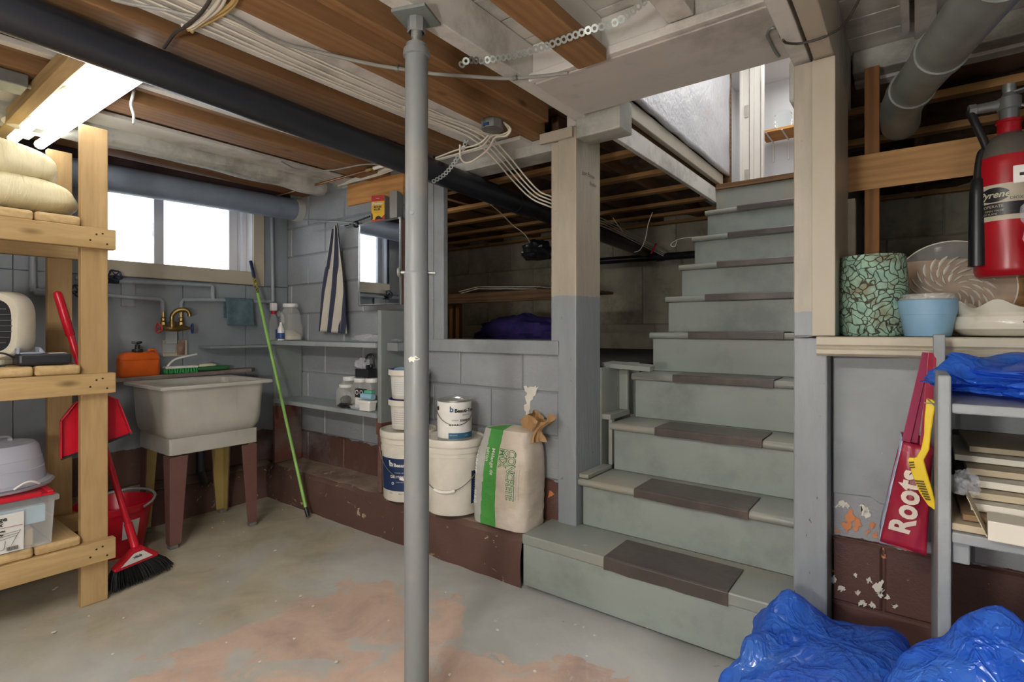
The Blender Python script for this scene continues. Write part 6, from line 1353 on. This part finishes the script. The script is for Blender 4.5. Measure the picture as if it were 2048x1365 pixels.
def blob(c, h, seed, n=40, amp=.30, e=.75, peaks=()):
    """slumped sack of film: a coarse faceted shape, then smoothed a little so that long creases stay"""
    rn = random.Random(int(seed * 100)); m_ = n * 2 // 3; jit = {}
    def fn(u, v):
        key = (round(u * n) % n, round(v * (m_ - 1)))
        if key not in jit: jit[key] = Vector((rn.uniform(-1, 1), rn.uniform(-1, 1), rn.uniform(-1, 1)))
        J = jit[key]; pole = math.sin(math.pi * v)
        a = (u + J.x * .32 / n * pole) * 2 * math.pi; b = (v + (J.y * .32 / m_ if 0 < v < 1 else 0) - .5) * math.pi; f = lambda w, ee: math.copysign(abs(w) ** ee, w)
        p = Vector((f(math.cos(b), e) * f(math.cos(a), e), f(math.cos(b), e) * f(math.sin(a), e), f(math.sin(b), .8)))
        q = p + Vector((seed, seed * .3, -seed))
        s = 1 + amp * (mnoise.noise(q * 1.5) + .55 * mnoise.noise(q * 3.1) - .5 * abs(mnoise.noise(q * 2.4)) + .18) + J.z * .055 * pole
        r = Vector((p.x * h[0] * s, p.y * h[1] * s, p.z * h[2] * s))
        for (dx, dy, w, up) in peaks:
            g = math.exp(-((r.x - dx) ** 2 + (r.y - dy) ** 2) / (w * w)); 
            if p.z > 0: r.z += up * g
        r.z = max(r.z, -h[2] * .97); return Vector(c) + r
    mb = MB().grid(fn, n, m_, cu=True); fs = []
    for q in mb.f:      # split the quads at random so that the creases run both ways
        fs += [(q[0], q[1], q[2]), (q[0], q[2], q[3])] if rn.random() < .5 else [(q[0], q[1], q[3]), (q[1], q[2], q[3])]
    mb.f = fs; return mb
plain('rubbish', 'b9bcb6', .8); plain('rubbish_red', 'b03a44', .6)
b1 = root('rubbish_bag', (-.16, 1.50, 0), 'blue plastic rubbish bag slumped against the bottom step', 'bag')
blob((-.165, 1.545, .160), (.205, .235, .165), 3.1, n=44, amp=.22, e=.5, peaks=((-.11, .13, .07, .06), (.0, .16, .06, -.03), (.12, .10, .07, .02))).build('film', 'blue_film', b1, smooth=True, sub=1)
crumple(Vector((-.165, 1.54, .14)), (.15, .17, .13), 7, .25, 30).build('contents', 'rubbish', b1); crumple(Vector((-.27, 1.42, .22)), (.05, .05, .035), 2, .25, 16).build('contents', 'rubbish_red', b1)
b2 = root('rubbish_bag', (.11, 1.14, 0), 'blue plastic rubbish bag in front of the bench shelf', 'bag')
blob((.115, 1.14, .25), (.185, .215, .255), 8.4, n=44, amp=.26, peaks=((-.02, .12, .09, .07), (.06, .13, .07, .05))).build('film', 'blue_film', b2, smooth=True, sub=1)
crumple(Vector((.115, 1.14, .22)), (.13, .15, .21), 5, .25, 30).build('contents', 'rubbish', b2)
b3 = root('folded_bags', (.36, 1.66, .951), 'heap of blue plastic bags on the bench shelf top', 'bag')
blob((.40, 1.66, .985), (.325, .20, .034), 5.7, n=54, amp=.34, e=.6, peaks=((-.33, -.05, .05, .05), (-.22, 0, .06, .03), (-.10, 0, .1, .02))).build('film', 'blue_film', b3, smooth=True, sub=1)
b4 = root('hanging_blue_bag', W(2046, 200, Y=1.95), 'blue plastic bag hanging at the right edge near the vent pipe', 'bag')
blob((.30, 1.93, 1.80), (.065, .05, .10), 2.2, n=24, amp=.3).build('film', 'blue_film', b4, smooth=True, sub=2)
# boards and flattened cartons on the lower shelf
paint('card', 'b3a58c', .8, var=.08, bump=.1); paint('card_pale', 'cfcabc', .7, var=.05, bump=.05); paint('card_dark', '8a6f50', .85, var=.12, bump=.2); plain('sheet_edge', '5a6458', .5)
zc = .6905; cat_ = [('card_pale', 'pale board'), ('card', 'tan cardboard sheet'), ('card_dark', 'brown cardboard sheet')]
rnd = random.Random(3)
lays = [(.068, 1.405, .48, .014, -.03, 'card', 'tan cardboard sheet lowest on the bench shelf'), (.075, 1.44, .44, .012, .02, 'card_dark', 'brown cardboard sheet second from the bottom of the stack'), (.098, 1.46, .42, .016, -.02, 'card_pale', 'pale tile pack in the lower middle of the stack'), (.084, 1.50, .40, .014, .03, 'card', 'tan board in the middle of the stack'), (.115, 1.52, .36, .015, -.03, 'card_pale', 'pale board over the tan middle board'), (.092, 1.57, .33, .014, .02, 'card', 'tan board in the upper middle of the stack'), (.078, 1.62, .30, .014, -.02, 'card_pale', 'pale board second from the top of the stack'), (.10, 1.67, .25, .013, .03, 'card', 'tan board on top of the stack')]
for i, (xl, yf, d_, th, r, mt, lb) in enumerate(lays):
    w = .5; x = xl + w / 2; y = yf + d_ / 2
    zc += .001 if i == 0 else .003; M = Matrix.Translation((x, y, zc)) @ Matrix.Rotation(r, 4, 'Z')
    single(MB().box(-w / 2, w / 2, -d_ / 2, d_ / 2, 0, th).xf(M), 'board_sheet', mt, (x, y, zc), lb, 'board', 'boards stacked on the bench shelf', bevel=.0015); zc += th
cx_ = root('carton', (.30, 1.40, .718), 'open flattened white carton at the front of the bench shelf', 'carton')
cv = Matrix.Translation((.305, 1.400, .7180)) @ Matrix.Rotation(-.06, 4, 'Z')
MB().box(-.19, .30, -.03, .04, -.0265, .012).xf(cv).build('base', 'card_pale', cx_, bevel=.002); MB().hexa([cv @ Vector(p) for p in ((-.192, -.03, -.02), (-.190, -.03, -.02), (-.190, .04, -.02), (-.192, .04, -.02))], [cv @ Vector(p) for p in ((-.222, -.02, .05), (-.220, -.02, .05), (-.220, .05, .05), (-.222, .05, .05))]).build('flap', 'card', cx_, bevel=.001)
single(crumple(Vector((.085, 1.48, .775)), (.022, .05, .022), 4, .5, 24), 'plastic_wrap', 'cellophane', (.085, 1.48, .75), 'crumpled clear wrap at the left end of the stack', 'wrap')
# ---- red tote hanging on the upright's left
k = NT('vinyl_red'); v = k.mapping(); k.set(Base_Color=k.ramp(k.noise(v, 6, 4), [(.3, lin('8a1730')), (.7, lin('a01e3a'))]), Roughness=.38); k.bump(k.noise(k.mapping((2, 2, .7)), 12, 4), .35, .01); MATS['vinyl_red'] = k.m
plain('strap_magenta', '8f2148', .5); plain('liner', 'b9c0d6', .6); plain('letter_cream', 'd9cdbd', .6)
tb = root('tote_bag', W(1810, 1110, Y=1.74), 'crimson tote bag with cream lettering hanging from the upright', 'tote bag')
F = [W(1806, 884, Y=1.70), W(1865, 897, Y=1.70), W(1852, 1112, Y=1.68), W(1760, 1082, Y=1.70)]; Bk = [p + Vector((-.004, .085, .012)) for p in F]
def quad(P, n=12, bulge=.0, nrm=(0, -1, 0), seed=0):
    return lambda u, v: (P[3].lerp(P[2], u)).lerp(P[0].lerp(P[1], u), v) + Vector(nrm) * (bulge * math.sin(math.pi * u) * math.sin(math.pi * v) + wob((u * 2, v * 3, seed), 1.5, .006))
m = MB(); m.grid(quad(F, bulge=.018), 16, 22); m.grid(quad([Bk[1], Bk[0], Bk[3], Bk[2]], bulge=.005, nrm=(0, 1, 0), seed=3), 16, 22); m.grid(quad([F[1], Bk[1], Bk[2], F[2]], seed=5), 6, 22); m.grid(quad([F[3], F[2], Bk[2], Bk[3]], seed=6), 16, 6)
m.build('body', 'vinyl_red', tb, smooth=True, solid=.002)
m = MB(); m.grid(quad([Bk[0], F[0], F[3], Bk[3]], bulge=-.02, nrm=(-1, 0, 0), seed=8), 8, 22); m.build('gusset', 'liner', tb, smooth=True, solid=.002)
hkp = W(1853, 706, Y=1.73)
for a, b, w, mt in ((W(1812, 884, Y=1.70), hkp, .018, 'strap_magenta'), (W(1828, 886, Y=1.71), hkp + Vector((.002, .004, 0)), .014, 'strap_magenta'), (W(1848, 892, Y=1.69), hkp + Vector((.012, -.008, 0)), .018, 'vinyl_red')): MB().beam(a, b, w, .003, up=(.15, -1, 0)).build('strap', mt, tb, bevel=.001)
m = MB(); up_ = (W(1822, 960, Y=1.68) - W(1806, 1075, Y=1.68)).normalized(); lf = Vector((0, -1, 0)).cross(up_) * 1; lf = -lf if lf.x > 0 else lf
letter(m, 'Roots', .072, lambda u, v: W(1826, 1074, Y=1.682) + up_ * u + lf * v + Vector((0, -.0 - .012 * math.sin(math.pi * min(1, max(0, u / .26))), 0)), bold=.0026, sp=1.05, font_x=.92); m.build('lettering', 'letter_cream', tb)
# ---- yellow litter scoop
plain('yellow_plastic', 'e3c322', .35); ys = root('litter_scoop', W(1845, 1020, Y=1.62), 'yellow slotted litter scoop hanging on the upright', 'scoop')
YS = 1.60; pg = [(1853, 797), (1866, 800), (1872, 806), (1868, 830), (1862, 870), (1859, 900), (1848, 921), (1854, 945), (1866, 985), (1873, 1018), (1870, 1022), (1856, 1012), (1838, 985), (1826, 955), (1815, 921), (1820, 916), (1832, 917), (1842, 900), (1848, 870), (1849, 835)]
MB().prism([W(x, y, Y=YS) for x, y in pg], (0, .012, 0)).build('blade', 'yellow_plastic', ys, bevel=.003)
for i in range(8):
    t = i / 7; xa, ya = 1829 + 21 * t, 962 + 36 * t; xb, yb = xa + 19 - 8 * t, ya + 2
    MB().beam(W(xa, ya, Y=YS - .001), W(xb, yb, Y=YS - .001), .003, .005, up=(0, -1, 0)).build('slot', 'dark_slot' if 'dark_slot' in MATS else plain('dark_slot', '5a4a10', .7), ys)
for i in range(3): MB().beam(W(1818 + i, 926 + 5 * i, Y=YS - .001), W(1828 + i, 925 + 5 * i, Y=YS - .001), .003, .003, up=(0, -1, 0)).build('slot', 'dark_slot', ys)
MB().tube([W(1848, 806, Y=1.60), W(1872, 808, Y=1.60)], .0015, 6).tube([W(1853, 797, Y=1.59), W(1876, 818, Y=1.59)], .0015, 6).build('wire_hook', 'galvanised', ys)
# ================================================================== crawl space contents
wbn = root('crawl_bench', (-2.6, 3.4, .92), 'rough timber bench frame in the dark crawl space', 'bench')
YK = 3.2
a, b = W(890, 592, Y=YK), W(1130, 605, Y=YK)
MB().box(a.x - .4, b.x + .1, YK, YK + .55, a.z - .01, a.z + .01).build('top', 'dark_wood_x', wbn, bevel=.003)
MB().box(a.x - .4, b.x + .1, YK - .03, YK, a.z - .07, a.z + .008).build('rail', 'dark_wood_x', wbn, bevel=.003)
for px in (905, 918): q = W(px, 640, Y=YK + .02); MB().box(q.x - .02, q.x + .02, YK, YK + .04, .92, a.z - .07).build('leg', 'stud_wood_z', wbn, bevel=.003)
zt_ = a.z + .0105
m = MB(); c0 = W(1010, 597, Y=YK + .1); 
for i in range(2):
    z = zt_ + i * .014; P = [(c0.x - .36, 0.0), (c0.x - .18, .028), (c0.x + .38, .0)]
    m.add([(P[0][0] - .02 * i, YK - .02, z), (P[1][0], YK - .02, z + .03), (P[2][0] + .03 * i, YK - .02, z + .002), (P[2][0] + .03 * i, YK + .3, z + .002), (P[1][0], YK + .3, z + .03), (P[0][0] - .02 * i, YK + .3, z)], [(0, 1, 4, 5), (1, 2, 3, 4)])
single(m, 'foam_sheets', 'card_pale', (c0.x, YK + .1, zt_), 'bent white foam sheets lying on the crawl space bench', 'sheet', solid=.006)
single(MB().tube(spline([W(982, 410, Y=2.6), W(1000, 425, Y=2.8), W(1025, 450, Y=3.0), W(1050, 470, Y=3.1), W(1068, 500, Y=3.2)], 6), .004, 7), 'hanging_wire', 'cable_white', W(1068, 500, Y=3.2), 'single white wire hanging in the crawl space', 'wire', smooth=True)
c = W(1075, 502, Y=3.25); single(crumple(c, (.10, .10, .07), 6, .4, 30), 'dark_bundle', 'abs_black', c, 'dark wrapped bundle hanging in the crawl space', 'bundle', smooth=True)
paint('purple_cloth', '4a3f86', .9, var=.4, bump=.5)
c = W(1010, 660, Y=3.6); single(crumple(Vector((c.x + .15, 3.60, 1.06)), (.42, .2, .15), 3, .3, 40), 'bundled_tarp', 'purple_cloth', (c.x + .15, 3.75, .92), 'dark purple tarp heaped under the crawl space bench', 'tarp', smooth=True)
tie = root('cable_loops', W(1290, 470, Y=3.6), 'thin white wire ties looping in the crawl space beside the stairs', 'wire')
for pts in ([(1305, 425), (1296, 450), (1290, 480), (1280, 500), (1268, 505)], [(1226, 436), (1232, 445), (1246, 464)], [(1385, 475), (1360, 478), (1344, 486), (1342, 492), (1350, 493), (1354, 482)]): MB().tube(spline([W(x, y, Y=3.55) for x, y in pts], 5), .003, 6).build('wire', 'cable_white', tie, smooth=True)
MB().tube([W(1312, 488, Y=4.15), W(1308, 496, Y=4.12), W(1302, 508, Y=4.12)], .008, 8).build('red_tie', 'red_plastic', tie, smooth=True)

# ================================================================== peeled paint with shapes of its own
def patch(outline, plane, mat, par, lift=.0072, seed=1, n=4):
    P = []
    for a, b in zip(outline, outline[1:] + outline[:1]):
        for k in range(n):
            t = k / n; x = a[0] + (b[0] - a[0]) * t; y = a[1] + (b[1] - a[1]) * t
            P.append((x + mnoise.noise(Vector((x * .3, y * .3, seed))) * 5.5, y + mnoise.noise(Vector((x * .3, y * .3, seed + 9))) * 5.5))
    return MB().add([W(x, y, Y=plane) + Vector((0, -lift, 0)) for x, y in P], [tuple(range(len(P)))]).build('peeled_patch', mat, par)
plain('bare_white', 'dcd8ca', .8); plain('bare_orange', 'cf8455', .8)
patch([(1050, 775), (1066, 772), (1078, 776), (1074, 786), (1066, 800), (1060, 818), (1062, 834), (1056, 838), (1050, 820), (1052, 800), (1054, 786)], YB, 'bare_white', wb)
for ol, mt in (([(1098, 986), (1106, 980), (1108, 990), (1097, 996)], 'bare_orange'), ([(1078, 996), (1086, 992), (1090, 998), (1080, 1001)], 'bare_white'), ([(1080, 1016), (1083, 1015), (1082, 1022)], 'bare_white')): patch(ol, YB, mt, wb, seed=3)
rr_ = random.Random(12)
for cx, cy, r, mt in ((1702, 1034, 13, 'bare_orange'), (1697, 1052, 12, 'bare_orange'), (1712, 1058, 6, 'bare_orange'), (1716, 1044, 10, 'bare_orange'), (1662, 1050, 5, 'bare_orange'), (1676, 1062, 5, 'bare_orange'), (1745, 1050, 7, 'bare_orange'), (1752, 1070, 6, 'bare_orange'), (1735, 1062, 5, 'bare_orange'), (1728, 1018, 12, 'bare_white'), (1733, 1028, 12, 'bare_white'), (1686, 1006, 8, 'bare_white'), (1696, 1012, 6, 'bare_white'), (1675, 1012, 5, 'bare_white'), (1661, 1140, 7, 'bare_orange'), (1668, 1158, 8, 'bare_white'), (1682, 1174, 8, 'bare_white'), (1760, 1170, 13, 'bare_white'), (1761, 1186, 8, 'bare_white'), (1738, 1160, 7, 'bare_white'), (1712, 1150, 4, 'bare_white'), (1776, 1193, 5, 'bare_white'), (1716, 1185, 5, 'bare_white'), (1725, 1205, 8, 'bare_white'), (1790, 1212, 6, 'bare_white'), (1745, 1208, 6, 'bare_white')):
    ol = [(cx + r * rr_.uniform(.35, 1.3) * math.cos(t), cy + r * rr_.uniform(.4, 1.4) * math.sin(t)) for t in [2 * math.pi * i / 9 for i in range(9)]]
    patch(ol, YR - (.006 if cy < 1000 else 0), mt, wr, seed=cx, n=3)
m = MB(); pf = cyl_fn((sx, sy, 0), .0355, math.atan2(-sy, -sx), 1.017, 0, .0008)
m.add([pf(u, v) for u, v in [(-.024, .002), (-.016, .008), (-.010, .006), (-.002, .010), (.004, .004), (.010, .001), (.002, -.003), (-.006, -.002), (-.008, -.009), (-.014, -.004), (-.020, -.009)]], [tuple(range(11))]); m.build('chipped_paint', 'bare_white', sp)
# grit and paint flakes scattered on the floor
m = MB(); rr_ = random.Random(5)
for i in range(90):
    x, y = rr_.uniform(-3.2, .2), rr_.uniform(.2, 1.8); s_ = rr_.uniform(.002, .007); a = rr_.uniform(0, 6)
    m.prism([(x + s_ * rr_.uniform(.5, 1.4) * math.cos(a + t), y + s_ * rr_.uniform(.5, 1.4) * math.sin(a + t), .004) for t in (0, 1.3, 2.6, 3.9, 5.1)], (0, 0, .0018))
o = m.build('floor_grit', 'bare_white'); o['kind'] = 'stuff'; tag(o, 'pale paint flakes and grit scattered over the concrete floor', 'grit')
